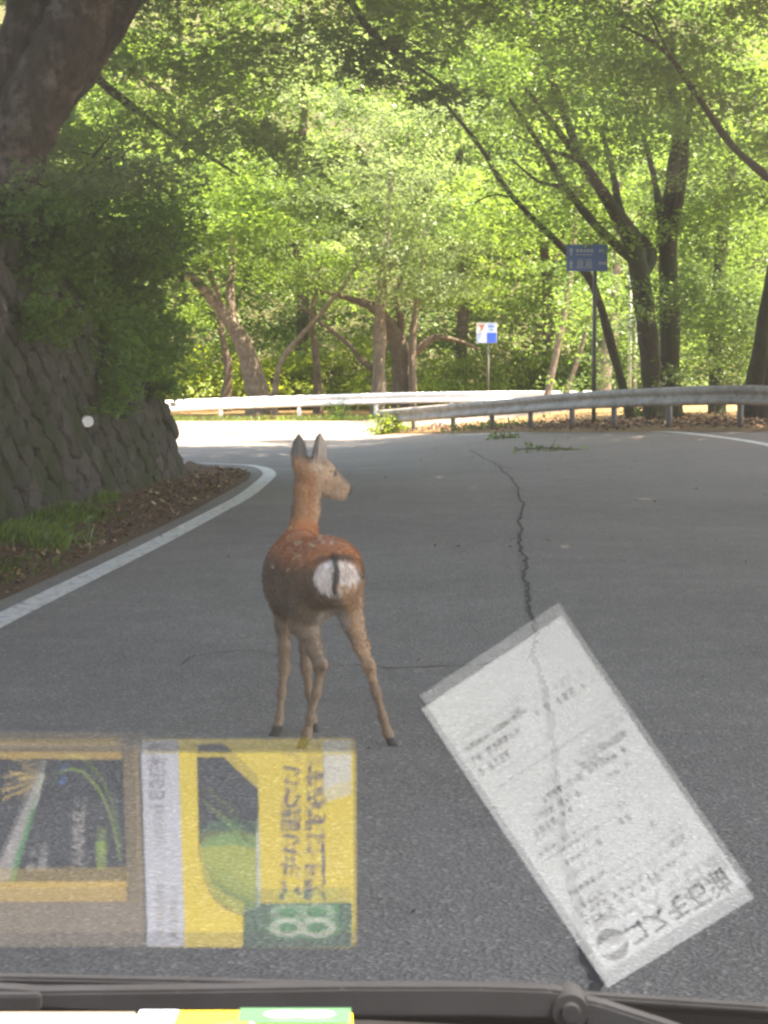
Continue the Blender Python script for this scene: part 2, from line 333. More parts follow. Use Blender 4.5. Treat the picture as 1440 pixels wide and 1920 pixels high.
def sprays(centers, rad, nleaf, size, tilt=0.3, lobes=1, flat=0.07, keep=None):
    """flat layered sprays of leaves round given centres"""
    centers = np.asarray(centers); k = len(centers); rads = np.broadcast_to(rad, (k,)) * rng.uniform(0.7, 1.3, k)
    up = np.stack([rng.normal(0, tilt, k), rng.normal(0, tilt, k), np.ones(k)], 1); up /= np.linalg.norm(up, axis=1, keepdims=True)
    idx = np.repeat(np.arange(k), nleaf); n_ = len(idx)
    e1 = np.cross(up, np.tile([0.3, 1, 0.1], (k, 1))); e1 /= np.linalg.norm(e1, axis=1, keepdims=True); e2 = np.cross(up, e1)
    th = rng.uniform(0, 2 * math.pi, k)[idx] + rng.integers(0, 5, n_) * 1.257 + rng.normal(0, 0.28, n_); r = np.sqrt(rng.uniform(0.02, 1, n_)) * rads[idx]
    C = centers[idx] + e1[idx] * (r * np.cos(th))[:, None] + e2[idx] * (r * np.sin(th))[:, None] + up[idx] * (rng.normal(0, flat, n_) - 0.25 * r * r / rads[idx])[:, None]
    Nn = up[idx] + rng.normal(0, 0.30, (n_, 3))
    if keep is not None: k_ = keep(C); C, Nn = C[k_], Nn[k_]
    return leaf_arrays(C, Nn, size, lobes)
def in_ellipsoid(c, r, n_, shell=0.35):
    d = rng.normal(size=(n_, 3)); d /= np.linalg.norm(d, axis=1, keepdims=True); q = (shell + (1 - shell) * rng.random(n_)) ** 0.6
    return np.asarray(c) + d * np.asarray(r) * q[:, None]
def px_cloud(x0, x1, y0, y1, Y0, Y1, n_):                        # random points in a block of space given by what it spans in view
    k = max(1, n_ // 4); c = np.array([P(rng.uniform(x0, x1), rng.uniform(y0, y1), rng.uniform(Y0, Y1)) for _ in range(k)]); s_ = (Y0 + Y1) / 2 / 40.0
    return np.repeat(c, 4, 0) + rng.normal(0, 1, (k * 4, 3)) * np.array([.55, .55, .09]) * min(max(s_, .45), 1.5)
# gap cut into the canopy leaves so the sun reaches the dashboard
DASH = np.array([0.0, 0.76, 1.1])
def sungap(C, rad=.68):
    d = C - DASH; t = d @ SUN; return np.linalg.norm(d - t[:, None] * SUN, axis=1) > rad

def tree(name, label, base, limbs, clouds, barkm, leafm, group='roadside trees', sub=4):
    """limbs: list of (points, radii); first one is the trunk; clouds: list of (V, F) leaf arrays"""
    t = T(name, base, label, 'tree', group)
    for k, (p, r) in enumerate(limbs):
        v, f = tube(p, r, 10 if k == 0 else 7, sub) if max(r) < .3 else tube(p, r, 26, 10, .05); t.part('trunk' if k == 0 else 'branch', v, f, barkm, True)
    if clouds:
        v, f = merge(clouds); t.part('crown', v, f, leafm)
    return t
def pl(Y, *pts):                                                  # pixel polyline (x, y, width[, dY]) -> points, radii
    p = []; r = []
    for q in pts:
        yy = Y + (q[3] if len(q) > 3 else 0); p.append(P(q[0], q[1], yy)); r.append(q[2] / 2 / FPX * yy)
    return p, r
def grounded(pr, drop=0.15):
    p, r = pr; p = [np.array(x) for x in p]; z = float(g(p[0][0], p[0][1])) - drop
    if p[0][2] > z: p = [np.array([p[0][0], p[0][1], z])] + p; r = [r[0] * 1.15] + list(r)
    else: p[0][2] = z
    return p, r
# ------------------------------------------------------------------ stone retaining wall
def wall_pt(u, v, out=0.0):                                       # u along Y, v up the face
    cl = 1 / math.sqrt(1 + BAT * BAT); z = v * cl; n_ = np.array([cl, -0.078 * cl, BAT * cl])
    return np.array([wall_x(u) - BAT * z, u, z]) + n_ * out
wt = T('stone_wall', (wall_x(24), 24, 0), 'leaning retaining wall of dark rough stones beside the road edge line', 'wall')
V = []; prof = [(wall_x(Y) , Y) for Y in np.linspace(-5, 23.2, 50)]
cx, cy = wall_x(23.2) - 1.2, 23.2
for a in np.linspace(0.1, math.pi / 2, 8): prof.append((cx + 1.2 * math.cos(a), cy + 1.2 * math.sin(a)))
prof += [(x, 24.4) for x in np.linspace(cx - 1, -30, 12)]
zs = np.linspace(-0.15, WALL_H, 12); npf = len(prof)
for z in zs:
    for k, (x, y) in enumerate(prof):
        if k < 50: V.append((x - BAT * z - 0.035, y, z))
        else: V.append((x - BAT * z * (1 if k < 58 else 1) - 0.035, y - (BAT * z * 0.8 if k >= 56 else BAT * z * 0.8 * (k - 49) / 7), z))
for k, (x, y) in enumerate(prof): V.append((x - BAT * WALL_H - 1.2, min(y, 23.0), WALL_H - 0.02))
F = [(j * npf + i, j * npf + i + 1, (j + 1) * npf + i + 1, (j + 1) * npf + i) for j in range(len(zs)) for i in range(npf - 1)]
wt.part('wall_backing', V, F, M['mortar'], True)
stones = []
for s in range(10):                                               # ten stone shapes, set on their corners like dry masonry
    b = bmesh.new(); nn = random.choice([5, 6, 6, 7]); ang = sorted((2 * math.pi * (k + random.uniform(-0.22, 0.22)) / nn) for k in range(nn))
    rr = [random.uniform(0.88, 1.08) for _ in ang]; rings = []
    for sc_, h in ((1.0, -0.10), (1.0, 0.006), (0.88, 0.045), (0.5, 0.062 + random.uniform(-0.015, 0.02))):
        rings.append([b.verts.new((math.cos(a) * r * sc_ * random.uniform(0.94, 1.05), math.sin(a) * r * sc_ * random.uniform(0.94, 1.05), h + random.uniform(-0.012, 0.012))) for a, r in zip(ang, rr)])
    for r0, r1 in zip(rings[:-1], rings[1:]):
        for k in range(nn): b.faces.new((r0[k], r0[(k + 1) % nn], r1[(k + 1) % nn], r1[k]))
    b.faces.new(rings[-1]); me = bpy.data.meshes.new('stone'); b.to_mesh(me); b.free(); me.materials.append(M['stone']); stones.append(me)
dv, du = 0.195, 0.56; cnt = 0
cl = 1 / math.sqrt(1 + BAT * BAT)
nrm = Vector((1, -0.078, BAT)).normalized(); uax = Vector((0.078, 1, 0)).normalized(); vax = nrm.cross(uax).normalized()
if vax.z < 0: vax = -vax; 
row = 0; v_ = 0.05; rest = bmesh.new()
while v_ < 2.95:
    u_ = 14.3 + 0.55 * v_ + (du / 2 if row % 2 else 0)
    while u_ < 23.3:
        if cnt < 300 or True:
            c = wall_pt(u_ + random.uniform(-0.025, 0.025), v_ + random.uniform(-0.02, 0.02), random.uniform(-0.015, 0.012)) - wt.loc
            sx, sy = random.uniform(0.255, 0.315), random.uniform(0.155, 0.2); rot = Matrix((uax, vax, nrm)).transposed()
            if rot.determinant() < 0: rot = Matrix((-uax, vax, nrm)).transposed()
            mt = Matrix.Translation(c) @ rot.to_4x4() @ Matrix.Rotation(random.choice([0, math.pi]) + random.uniform(-0.15, 0.15), 4, 'Z') @ Matrix.Diagonal((sx, sy, random.uniform(0.8, 1.3), 1))
            me = random.choice(stones)
            if cnt < 300:
                o = bpy.data.objects.new('stone', me); col.objects.link(o); o.parent = wt.o; o.matrix_local = mt
            else: rest.from_mesh(me); nv_ = len(me.vertices); rest.verts.ensure_lookup_table(); bmesh.ops.transform(rest, matrix=mt, verts=rest.verts[-nv_:])
            cnt += 1
        u_ += du * random.uniform(0.97, 1.03)
    v_ += dv; row += 1
if len(rest.verts): o = link('upper_stones', rest, M['stone'], wt.o); o['kind'] = 'stuff'
def on_wall(px, py):
    d = ray(px, py); p0 = np.array(wall_pt(24, 0)); nn = np.array(nrm); t = np.dot(p0 - CAM, nn) / np.dot(d, nn); return CAM + d * t
b = bmesh.new(); c = on_wall(158, 791); ax_ = np.array([.30, -.95, .05]); cyl(b, c - ax_ * .03, c + ax_ * .24, 0.056, seg=22); wt.bm('drain_pipe', b, M['pvc'], False)
b = bmesh.new(); c = on_wall(104, 712); cyl(b, c + np.array([0, -.03, 0.05]) + np.array(nrm) * 0.05, c + np.array([0, .03, -0.05]) + np.array(nrm) * 0.05, 0.014, seg=10); wt.bm('pale_peg', b, M['post_grey'])

# ------------------------------------------------------------------ guardrails
WB = [(0.0, 0.0), (0.05, -0.015), (0.085, -0.06), (0.055, -0.12), (0.012, -0.145), (0.012, -0.19), (0.055, -0.215), (0.085, -0.275), (0.05, -0.32), (0.0, -0.335)]
def guardrail(name, label, top, m, postm, step, pw, sign, post_from=0, splice=4, hgt=1.0):
    """top: polyline of the rail's upper edge; sign: side (along normal) that bulges towards traffic"""
    t = T(name, (*top[len(top) // 2][:2], float(g(*top[len(top) // 2][:2]))), label, 'guardrail')
    c = catmull(top, 10); seg = np.linalg.norm(np.diff(c[:, :2], axis=0), axis=1); s = np.concatenate([[0], np.cumsum(seg)]); Ltot = s[-1]
    def at(d):
        q = np.array([np.interp(d, s, c[:, k]) for k in range(3)]); q2 = np.array([np.interp(min(d + 0.05, Ltot), s, c[:, k]) for k in range(3)]); q1 = np.array([np.interp(max(d - 0.05, 0), s, c[:, k]) for k in range(3)])
        tt = (q2 - q1)[:2]; tt /= np.linalg.norm(tt) + 1e-9; return q, np.array([-tt[1], tt[0]]) * sign
    d0 = 0.0; k = 0
    while d0 < Ltot - 0.3:
        d1 = min(d0 + splice, Ltot); V = []; ds = np.linspace(d0, min(d1 + 0.12, Ltot), 9)
        for d in ds:
            q, nn = at(d)
            for back in (0, 1):
                for (o_, z_) in (WB if not back else WB[::-1]):
                    o2 = o_ + 0.004 * (k % 2) - (0.006 if back else 0); V.append((q[0] + nn[0] * o2, q[1] + nn[1] * o2, q[2] + z_ * hgt))
        m2 = 2 * len(WB); F = [(i * m2 + j, i * m2 + (j + 1) % m2, (i + 1) * m2 + (j + 1) % m2, (i + 1) * m2 + j) for i in range(len(ds) - 1) for j in range(m2)]
        for e in (0, (len(ds) - 1) * m2):
            for j in range(len(WB) - 1): F.append((e + j, e + j + 1, e + m2 - 2 - j, e + m2 - 1 - j))
        t.part('rail_beam', V, F, m); d0 = d1; k += 1
    d = 0.35; 
    while d < Ltot:
        q, nn = at(d); x, y = q[0] - nn[0] * (0.03 + pw), q[1] - nn[1] * (0.03 + pw); b = bmesh.new(); cyl(b, (x, y, float(g(x, y)) - 0.25), (x, y, q[2] - 0.03), pw, seg=14); p = t.bm('post', b, postm, True)
        b = bmesh.new(); box(b, x - 0.04, x + 0.04, y - 0.03, y + 0.03, q[2] - 0.27, q[2] - 0.07); bmesh.ops.translate(b, vec=Vector((nn[0] * 0.05, nn[1] * 0.05, 0)), verts=b.verts); t.bm('bracket', b, postm, parent=p)
        b = bmesh.new(); c0 = np.array([q[0], q[1], q[2] - 0.165 * hgt]) + np.array([*nn, 0]) * 0.008; cyl(b, c0, c0 + np.array([*nn, 0]) * 0.02, 0.018, seg=6); t.bm('bolt', b, postm, parent=p)
        d += step
    return t, at
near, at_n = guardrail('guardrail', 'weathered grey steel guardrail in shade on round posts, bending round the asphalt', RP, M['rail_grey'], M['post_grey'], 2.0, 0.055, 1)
# folded end piece of the near rail
q, nn = at_n(99); b = bmesh.new(); box(b, -0.03, 0.03, -0.10, 0.10, -0.36, 0.012, 0.008); bmesh.ops.translate(b, vec=Vector((q[0] - 0.03, q[1] - .03, q[2])), verts=b.verts); near.bm('end_plate', b, M['rail_grey'])
FR = [(250, 755, 59.5), (330, 750, 60.3), (450, 745, 61), (580, 741, 61.8), (700, 737, 62.5), (800, 735, 63), (920, 733.5, 63.6), (1080, 732.5, 64.2), (1250, 732, 64.6)]
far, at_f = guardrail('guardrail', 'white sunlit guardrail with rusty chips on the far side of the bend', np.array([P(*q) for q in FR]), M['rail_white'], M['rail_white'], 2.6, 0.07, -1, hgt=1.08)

# ------------------------------------------------------------------ signs and poles
def text_arrays(body, size, bold=0.0):
    cu = bpy.data.curves.new('txt', 'FONT'); cu.body = body; cu.size = size; cu.align_x = 'CENTER'; cu.align_y = 'CENTER'; cu.offset = bold; cu.resolution_u = 3
    o = bpy.data.objects.new('txt', cu); col.objects.link(o); bpy.context.view_layer.update(); dg = bpy.context.evaluated_depsgraph_get()
    me = bpy.data.meshes.new_from_object(o.evaluated_get(dg)); bpy.data.objects.remove(o); bpy.data.curves.remove(cu)
    V = np.array([v.co[:] for v in me.vertices]) if len(me.vertices) else np.zeros((0, 3)); F = [list(p.vertices) for p in me.polygons]; bpy.data.meshes.remove(me); return V, F
def poly_obj(name, V, F, m, parent):
    me = bpy.data.meshes.new(name); me.from_pydata([tuple(v) for v in V], [], F); me.materials.append(m); o = bpy.data.objects.new(name, me); col.objects.link(o); o.parent = parent; return o
Ys = 41.0; c = P(1100, 484, Ys); pb = P(1113, 790, Ys); gz = float(g(pb[0], Ys)) 
st = T('direction_sign', (pb[0], Ys, gz), 'blue rectangular direction sign with white arrows on a dark pole behind the grey guardrail', 'sign')
sw, sh_ = 76 / FPX * Ys, 49 / FPX * Ys
b = bmesh.new(); box(b, c[0] - sw / 2, c[0] + sw / 2, Ys - 0.085, Ys - 0.06, c[2] - sh_ / 2, c[2] + sh_ / 2, 0.006); bd = st.bm('board', b, M['blue'])
b = bmesh.new(); cyl(b, (pb[0], Ys, gz - 0.3), (pb[0], Ys, c[2] + sh_ * 0.3), 0.045, seg=14); st.bm('pole', b, M['pole_dark'], True)
for z in (c[2] - 0.15, c[2] + 0.12):
    b = bmesh.new(); box(b, pb[0] - 0.1, pb[0] + 0.1, Ys - 0.06, Ys + 0.05, z - 0.02, z + 0.02); st.bm('clamp', b, M['pole_dark'])
def flat_on_board(V, dx, dz, lift=0.088): return [(c[0] - st.loc[0] + dx + v[0], Ys - st.loc[1] - lift, c[2] - st.loc[2] + dz + v[1]) for v in V]
M['sign_ink'] = mat('sign_letters', (0.28, 0.33, 0.42), 0.5, 0.05, 3)
for dz in (0.13, -0.14):
    A = [(0, 0.09), (-0.055, 0.02), (-0.02, 0.02), (-0.02, -0.08), (0.02, -0.08), (0.02, 0.02), (0.055, 0.02)]
    poly_obj('arrow', flat_on_board(A, -sw * 0.39, dz), [list(range(7))], M['sign_ink'], bd)
# only the two large white characters and the rows of small lettering can be made out: pale bars and blocks stand where they stand
def bars(rows_):
    V = []; F = []
    for (x0, x1, z0, z1) in rows_:
        k = len(V); V += [(x0, z0), (x1, z0), (x1, z1), (x0, z1)]; F.append([k, k + 1, k + 2, k + 3])
    return V, F
rows_ = [(-0.23 + 0.075 * k, -0.175 + 0.075 * k, 0.12, 0.185) for k in range(5)] + [(-0.23 + 0.06 * k, -0.19 + 0.06 * k, 0.055, 0.08) for k in range(6)] + [(0.25 + 0.06 * k, 0.295 + 0.06 * k, 0.12, 0.18) for k in range(2)] + [(-0.22 + 0.05 * k, -0.185 + 0.05 * k, -0.22, -0.195) for k in range(7)] + [(0.25 + 0.06 * k, 0.295 + 0.06 * k, -0.14, -0.08) for k in range(3)]
V, F = bars(rows_); poly_obj('small_lettering', flat_on_board(V, 0, 0), F, M['sign_ink'], bd)['kind'] = 'stuff'
big_ = []
for x0 in (-0.21, -0.03): big_ += [(x0, x0 + .13, -.045, -.03), (x0, x0 + .13, -.085, -.07), (x0 + .01, x0 + .03, -.16, -.087), (x0 + .055, x0 + .075, -.16, -.087), (x0 + .1, x0 + .12, -.16, -.087), (x0, x0 + .13, -.178, -.162)]
V, F = bars(big_); poly_obj('lettering', flat_on_board(V, 0, 0), F, M['sign_ink'], bd)['kind'] = 'stuff'
Yw = 65.5; c = P(912, 624, Yw); pb = P(915, 740, Yw); gz = float(g(pb[0], Yw))
s2 = T('notice_sign', (pb[0], Yw, gz), 'square white and blue four-panel notice sign on a thin pole behind the white guardrail', 'sign')
h = 19 / FPX * Yw
b = bmesh.new(); box(b, c[0] - h, c[0] + h, Yw - 0.08, Yw - 0.06, c[2] - h, c[2] + h, 0.005); bd = s2.bm('board', b, M['sign_white'])
b = bmesh.new(); cyl(b, (pb[0], Yw, gz - 0.3), (pb[0], Yw, c[2] + h * 0.8), 0.04, seg=12); s2.bm('pole', b, M['post_grey'], True)
def fb(x0, x1, z0, z1, m, nm='panel', lift=0.083):
    V = [(c[0] - s2.loc[0] + x * h, -lift, c[2] - s2.loc[2] + z * h) for x, z in ((x0, z0), (x1, z0), (x1, z1), (x0, z1))]; poly_obj(nm, V, [[0, 1, 2, 3]], m, bd)
fb(0.03, 0.97, -0.97, 0.0, M['sign_cobalt']); fb(0.03, 0.97, 0.03, 0.97, M['sign_pale']); fb(-0.97, -0.03, -0.97, -0.03, M['sign_pale'])
fb(-0.7, -0.25, 0.62, 0.74, M['sign_red'], 'mark'); fb(-0.55, -0.4, 0.3, 0.62, M['sign_red'], 'mark'); fb(0.2, 0.8, 0.55, 0.66, M['sign_cobalt'], 'mark', 0.086); fb(0.3, 0.7, 0.25, 0.34, M['sign_cobalt'], 'mark', 0.086)
for nm, px, wpx, Yp, ytop, lab in (('utility_pole', 1180, 8, 52.0, 455, 'tall pale grey metal pole between the mossy trunks'), ('utility_pole', 1191, 6, 52.6, 500, 'short slim grey pole set close beside a taller pale pole')):
    p0 = P(px, 740, Yp); z1 = P(px, ytop, Yp)[2]; gz = float(g(p0[0], Yp)); t = T(nm, (p0[0], Yp, gz), lab, 'pole')
    b = bmesh.new(); cyl(b, (p0[0], Yp, gz - 0.3), (p0[0], Yp, z1), wpx / 2 / FPX * Yp, wpx / 2.6 / FPX * Yp, 14); t.bm('shaft', b, M['pole_pale'], True)
    for zz in (1.0, 2.2, 3.4):
        if gz + zz < z1:
            b = bmesh.new(); cyl(b, (p0[0], Yp, gz + zz), (p0[0], Yp, gz + zz + 0.05), wpx / 1.7 / FPX * Yp, seg=14); t.bm('band', b, M['post_grey'])

# ------------------------------------------------------------------ trees
def cl_px(x0, x1, y0, y1, Y0, Y1, n_, rad, nl, size, lobes=1, tilt=0.3, keep=None): return sprays(px_cloud(x0, x1, y0, y1, Y0, Y1, n_), rad, nl, size, tilt, lobes, keep=keep)
GR = 'trees behind the near guardrail'
# two mossy trunks behind the near rail
lim = [grounded(pl(40, (1228, 800, 49.3), (1222, 700, 39.1), (1203, 540, 37.4), (1185, 455, 34.0), (1150, 392, 25.5, -.5), (1092, 305, 17.0, -1), (1042, 240, 11.9, -1.5), (985, 165, 6.8, -2))),
       pl(40, (1200, 520, 26), (1222, 478, 22, .4), (1195, 440, 18, .8), (1165, 400, 16, 1), (1150, 330, 12, 1.4), (1130, 250, 8, 2)),
       pl(40, (1180, 480, 20), (1120, 425, 16, -.6), (1060, 350, 13, -1.2), (1005, 260, 10, -2), (955, 185, 6, -2.6)),
       ([*pl(40, (1092, 305, 12))[0], np.array([3.0, 41.5, 9.0]), np.array([2.6, 45, 12.2]), np.array([2.0, 52, 12.9])], [.09, .07, .05, .02]),  # unseen high limb, added to carry the sprays that dapple the far road
       pl(39, (1092, 305, 12), (1060, 290, 8), (1020, 280, 6), (960, 250, 4)),
       pl(39.5, (1060, 350, 9), (1010, 340, 6), (960, 300, 4))]
tree('mossy_tree', 'mossy dark tree whose bent limbs sweep from behind the grey guardrail over the road', lim[0][0][0], lim,
     [cl_px(880, 1200, 130, 330, 37, 42, 90, .6, 70, .12), cl_px(840, 1200, -60, 200, 33, 42, 150, .65, 70, .12), cl_px(1000, 1180, 300, 440, 38, 42, 30, .5, 55, .12),
      sprays(np.stack([rng.uniform(-.5, 4.5, 34), rng.uniform(43, 55, 34), rng.uniform(12.0, 13.6, 34)], 1), .8, 60, .2, .3)], M['bark_moss'], M['leaf_mid'], GR)  # high sprays out of view, added to dapple the sunlit far road
lim = [grounded(pl(40.6, (1257, 800, 44.2), (1256, 620, 37.4), (1252, 430, 35.7), (1262, 330, 25.5), (1272, 230, 18.7), (1260, 170, 15.3), (1262, 60, 10.2))),
       pl(40.6, (1250, 470, 20), (1238, 400, 16, .5), (1226, 330, 12, 1), (1205, 250, 8, 1.5)),
       pl(40.6, (1258, 450, 22), (1280, 340, 16, -.4), (1290, 230, 12, -.8), (1310, 120, 8, -1))]
tree('upright_tree', 'straight dark tree trunk standing close to the right of the mossy sweeping tree', lim[0][0][0], lim,
     [cl_px(1180, 1440, -40, 260, 36, 44, 140, .65, 70, .12), cl_px(1290, 1460, 250, 420, 39, 44, 60, .6, 70, .12)], M['bark_moss'], M['leaf_mid'], GR)
lim = [grounded(pl(42.5, (1188, 800, 20), (1150, 660, 17), (1112, 535, 15), (1062, 472, 13), (960, 368, 11, -1), (900, 275, 9, -2), (858, 222, 7, -2.6), (800, 150, 4, -3))),
       pl(41, (935, 340, 5), (915, 300, 4), (930, 260, 3)), pl(41, (960, 370, 5), (925, 365, 4), (890, 380, 3))]
tree('leaning_sapling', 'thin dark leaning tree crossing behind the blue direction sign', lim[0][0][0], lim,
     [cl_px(760, 980, 90, 300, 38, 42, 40, .5, 55, .09), cl_px(850, 1050, 300, 450, 39, 43, 16, .4, 45, .09)], M['bark_moss'], M['leaf_mid'], GR)
lim = [grounded(pl(36.5, (1408, 812, 43.4), (1418, 720, 37.8), (1438, 600, 35.0), (1470, 420, 29.4), (1500, 250, 21.0))), grounded(pl(36, (1430, 812, 28.0), (1448, 690, 23.8), (1490, 520, 18.2), (1560, 380, 14.0))),
       pl(34, (1520, 400, 24), (1440, 332, 17), (1372, 272, 14), (1302, 172, 12), (1242, 92, 9), (1165, 48, 5)), pl(34, (1255, 105, 7), (1235, 60, 5), (1215, 20, 4))]
tree('dark_roadside_tree', 'thick dark trunk at the outside of the bend with one long diagonal branch', lim[0][0][0], lim,
     [cl_px(1180, 1480, -60, 180, 32, 36, 45, .55, 60, .09, 3), cl_px(1300, 1500, 180, 420, 34, 38, 50, .55, 60, .09, 3)], M['bark_moss'], M['leaf_dark'], GR)
lim = [grounded(pl(44, (1345, 800, 34), (1342, 640, 28), (1350, 480, 22), (1375, 300, 14)))]
tree('shaded_tree', 'slim shaded trunk in dense dark leaves behind the grey guardrail', lim[0][0][0], lim, [cl_px(1280, 1470, 330, 705, 41, 47, 260, .6, 70, .12), cl_px(1285, 1480, 520, 720, 38.5, 41, 90, .5, 70, .11), cl_px(1110, 1300, 540, 720, 45, 50, 60, .5, 60, .12)], M['bark_moss'], M['leaf_dark'], GR)
GF = 'trees behind the white guardrail'
lim = [grounded(pl(68, (482, 735, 42.9), (458, 650, 34.0), (432, 605, 26.6), (380, 540, 20.0), (322, 492, 14.8), (270, 468, 10.4), (200, 430, 5.9))), pl(68, (446, 640, 19.2), (432, 560, 16.3, .5), (436, 480, 13.3, 1), (430, 400, 8.9, 1)), pl(68, (420, 590, 11.8), (398, 520, 9.6, -.5), (375, 465, 7.4, -1), (350, 380, 4.4, -1)), grounded(pl(69, (500, 735, 13.3), (480, 690, 10.4), (470, 640, 7.4)))]
tree('forked_tree', 'brown forked trunk leaning left behind the left part of the white guardrail', lim[0][0][0], lim, [cl_px(180, 480, 250, 500, 62, 70, 180, .85, 70, .17), cl_px(300, 600, 330, 520, 62, 67, 120, .85, 70, .17)], M['bark_pale'], M['leaf_far'], GF)
lim = [grounded(pl(67, (516, 735, 11), (530, 672, 10), (598, 592, 9), (640, 540, 7), (690, 470, 4)))]
tree('slender_tree', 'slender bent sapling between the forked trunk and the gnarled trunk', lim[0][0][0], lim, [cl_px(560, 720, 420, 560, 64, 70, 20, .7, 50, .13)], M['bark_pale'], M['leaf_far'], GF)
lim = [grounded(pl(69, (596, 735, 17), (592, 660, 14), (585, 600, 11), (600, 500, 8)))]
tree('slender_tree', 'thin upright trunk rising behind the slender bent sapling', lim[0][0][0], lim, [cl_px(500, 680, 430, 560, 67, 74, 24, .8, 55, .14)], M['bark'], M['leaf_far'], GF)
lim = [grounded(pl(66.5, (709, 738, 27.2), (712, 640, 23.8), (714, 560, 20.4), (722, 470, 14.4), (730, 370, 8.5), (733, 300, 4.2))), pl(66.5, (716, 520, 7.6), (760, 470, 6.0), (800, 430, 4.2))]
tree('grey_trunk_tree', 'pale grey upright trunk in front of the gnarled trunk', lim[0][0][0], lim, [cl_px(560, 880, 60, 400, 61, 70, 190, .9, 70, .17), cl_px(650, 850, 390, 560, 61, 66, 90, .7, 70, .15)], M['bark_pale'], M['leaf_pale'], GF)
lim = [grounded(pl(68, (757, 738, 42.6), (752, 665, 37.7), (736, 620, 29.5), (702, 578, 19.7), (655, 560, 11.5), (600, 545, 5.7))), pl(68, (762, 672, 24.6), (790, 650, 18.0), (818, 632, 12.3), (862, 640, 7.4), (900, 655, 4.1)), pl(68, (748, 650, 18.0), (752, 600, 13.1), (742, 560, 9.0), (760, 500, 5.7)), pl(67, (712, 700, 12.3), (680, 678, 10.7), (650, 642, 8.2), (595, 600, 5.7), (560, 570, 3.3))]
tree('gnarled_tree', 'gnarled brown trunk with crooked limbs behind the middle of the white guardrail', lim[0][0][0], lim, [cl_px(780, 1000, 300, 600, 64, 74, 130, .85, 70, .17), cl_px(560, 760, 480, 580, 66, 72, 22, .7, 55, .13)], M['bark'], M['leaf_far'], GF)
lim = [grounded(pl(67.5, (773, 738, 16), (774, 640, 13), (784, 545, 10), (800, 440, 6)))]
tree('slender_tree', 'pale slim trunk touching the right side of the gnarled trunk', lim[0][0][0], lim, [cl_px(740, 900, 380, 500, 64, 70, 30, .7, 55, .13)], M['bark_pale'], M['leaf_pale'], GF)
lim = [grounded(pl(60, (1028, 735, 14), (1052, 620, 12), (1070, 520, 11), (1079, 410, 9), (1085, 300, 6)))]
tree('pale_sapling', 'pale thin leaning trunk to the left of the blue direction sign', lim[0][0][0], lim, [cl_px(900, 1160, 200, 440, 55, 63, 120, .75, 70, .15)], M['bark_pale'], M['leaf_far'], GF)
lim = [grounded(pl(63, (1062, 735, 12), (1078, 690, 10), (1096, 630, 8), (1110, 560, 5)))]
tree('pale_sapling', 'short thin trunk below the blue direction sign', lim[0][0][0], lim, [cl_px(1000, 1160, 520, 640, 62, 67, 26, .7, 55, .13)], M['bark'], M['leaf_mid'], GF)
lim = [grounded(pl(56, (1128, 740, 33.0), (1140, 660, 27.0), (1150, 600, 22.5), (1156, 480, 16.5), (1160, 330, 10.5)))]
tree('brown_trunk_tree', 'pale brown thick trunk just right of the blue sign pole', lim[0][0][0], lim, [cl_px(1020, 1240, 280, 600, 52, 59, 110, .7, 70, .14)], M['bark_pale'], M['leaf_mid'], GF)
lim = [grounded(pl(72, (424, 740, 20), (428, 690, 16), (415, 620, 12), (400, 520, 8)))]
tree('slender_tree', 'thin dark trunk to the left of the forked trunk', lim[0][0][0], lim, [cl_px(300, 470, 480, 640, 70, 76, 45, .8, 60, .15)], M['bark'], M['leaf_far'], GF)
# tall trees at the back that close the view upwards
for k, (x, wd, yy, lab) in enumerate(((330, 24, 78, 'tall background tree above the forked trunk'), (560, 26, 80, 'tall background tree behind the slender bent sapling'), (860, 24, 79, 'tall background tree behind the square notice sign'), (1020, 22, 77, 'tall background tree behind the blue direction sign'), (1240, 26, 74, 'tall background tree behind the two dark trunks'))):
    lim = [grounded(pl(yy, (x, 735, wd), (x + 8, 560, wd * .85), (x - 6, 380, wd * .7), (x + 12, 180, wd * .5), (x, -60, wd * .25)))]
    for s_ in (-1, 1, -1, 1):
        y0 = rng.uniform(100, 520); lim.append(pl(yy, (x, y0, 9), (x + s_ * 60, y0 - 50, 7, rng.uniform(-1, 1)), (x + s_ * 130, y0 - 80, 3, rng.uniform(-2, 2))))
    tree('background_tree', lab, lim[0][0][0], lim, [cl_px(x - 190, x + 190, -140, 430, yy - 5, yy + 5, 380, 1.0, 70, .21), cl_px(x - 170, x + 170, 420, 660, yy - 2, yy + 5, 110, .95, 60, .19)], M['bark'], M['leaf_far'] if k != 4 else M['leaf_mid'], 'tall trees closing the view')
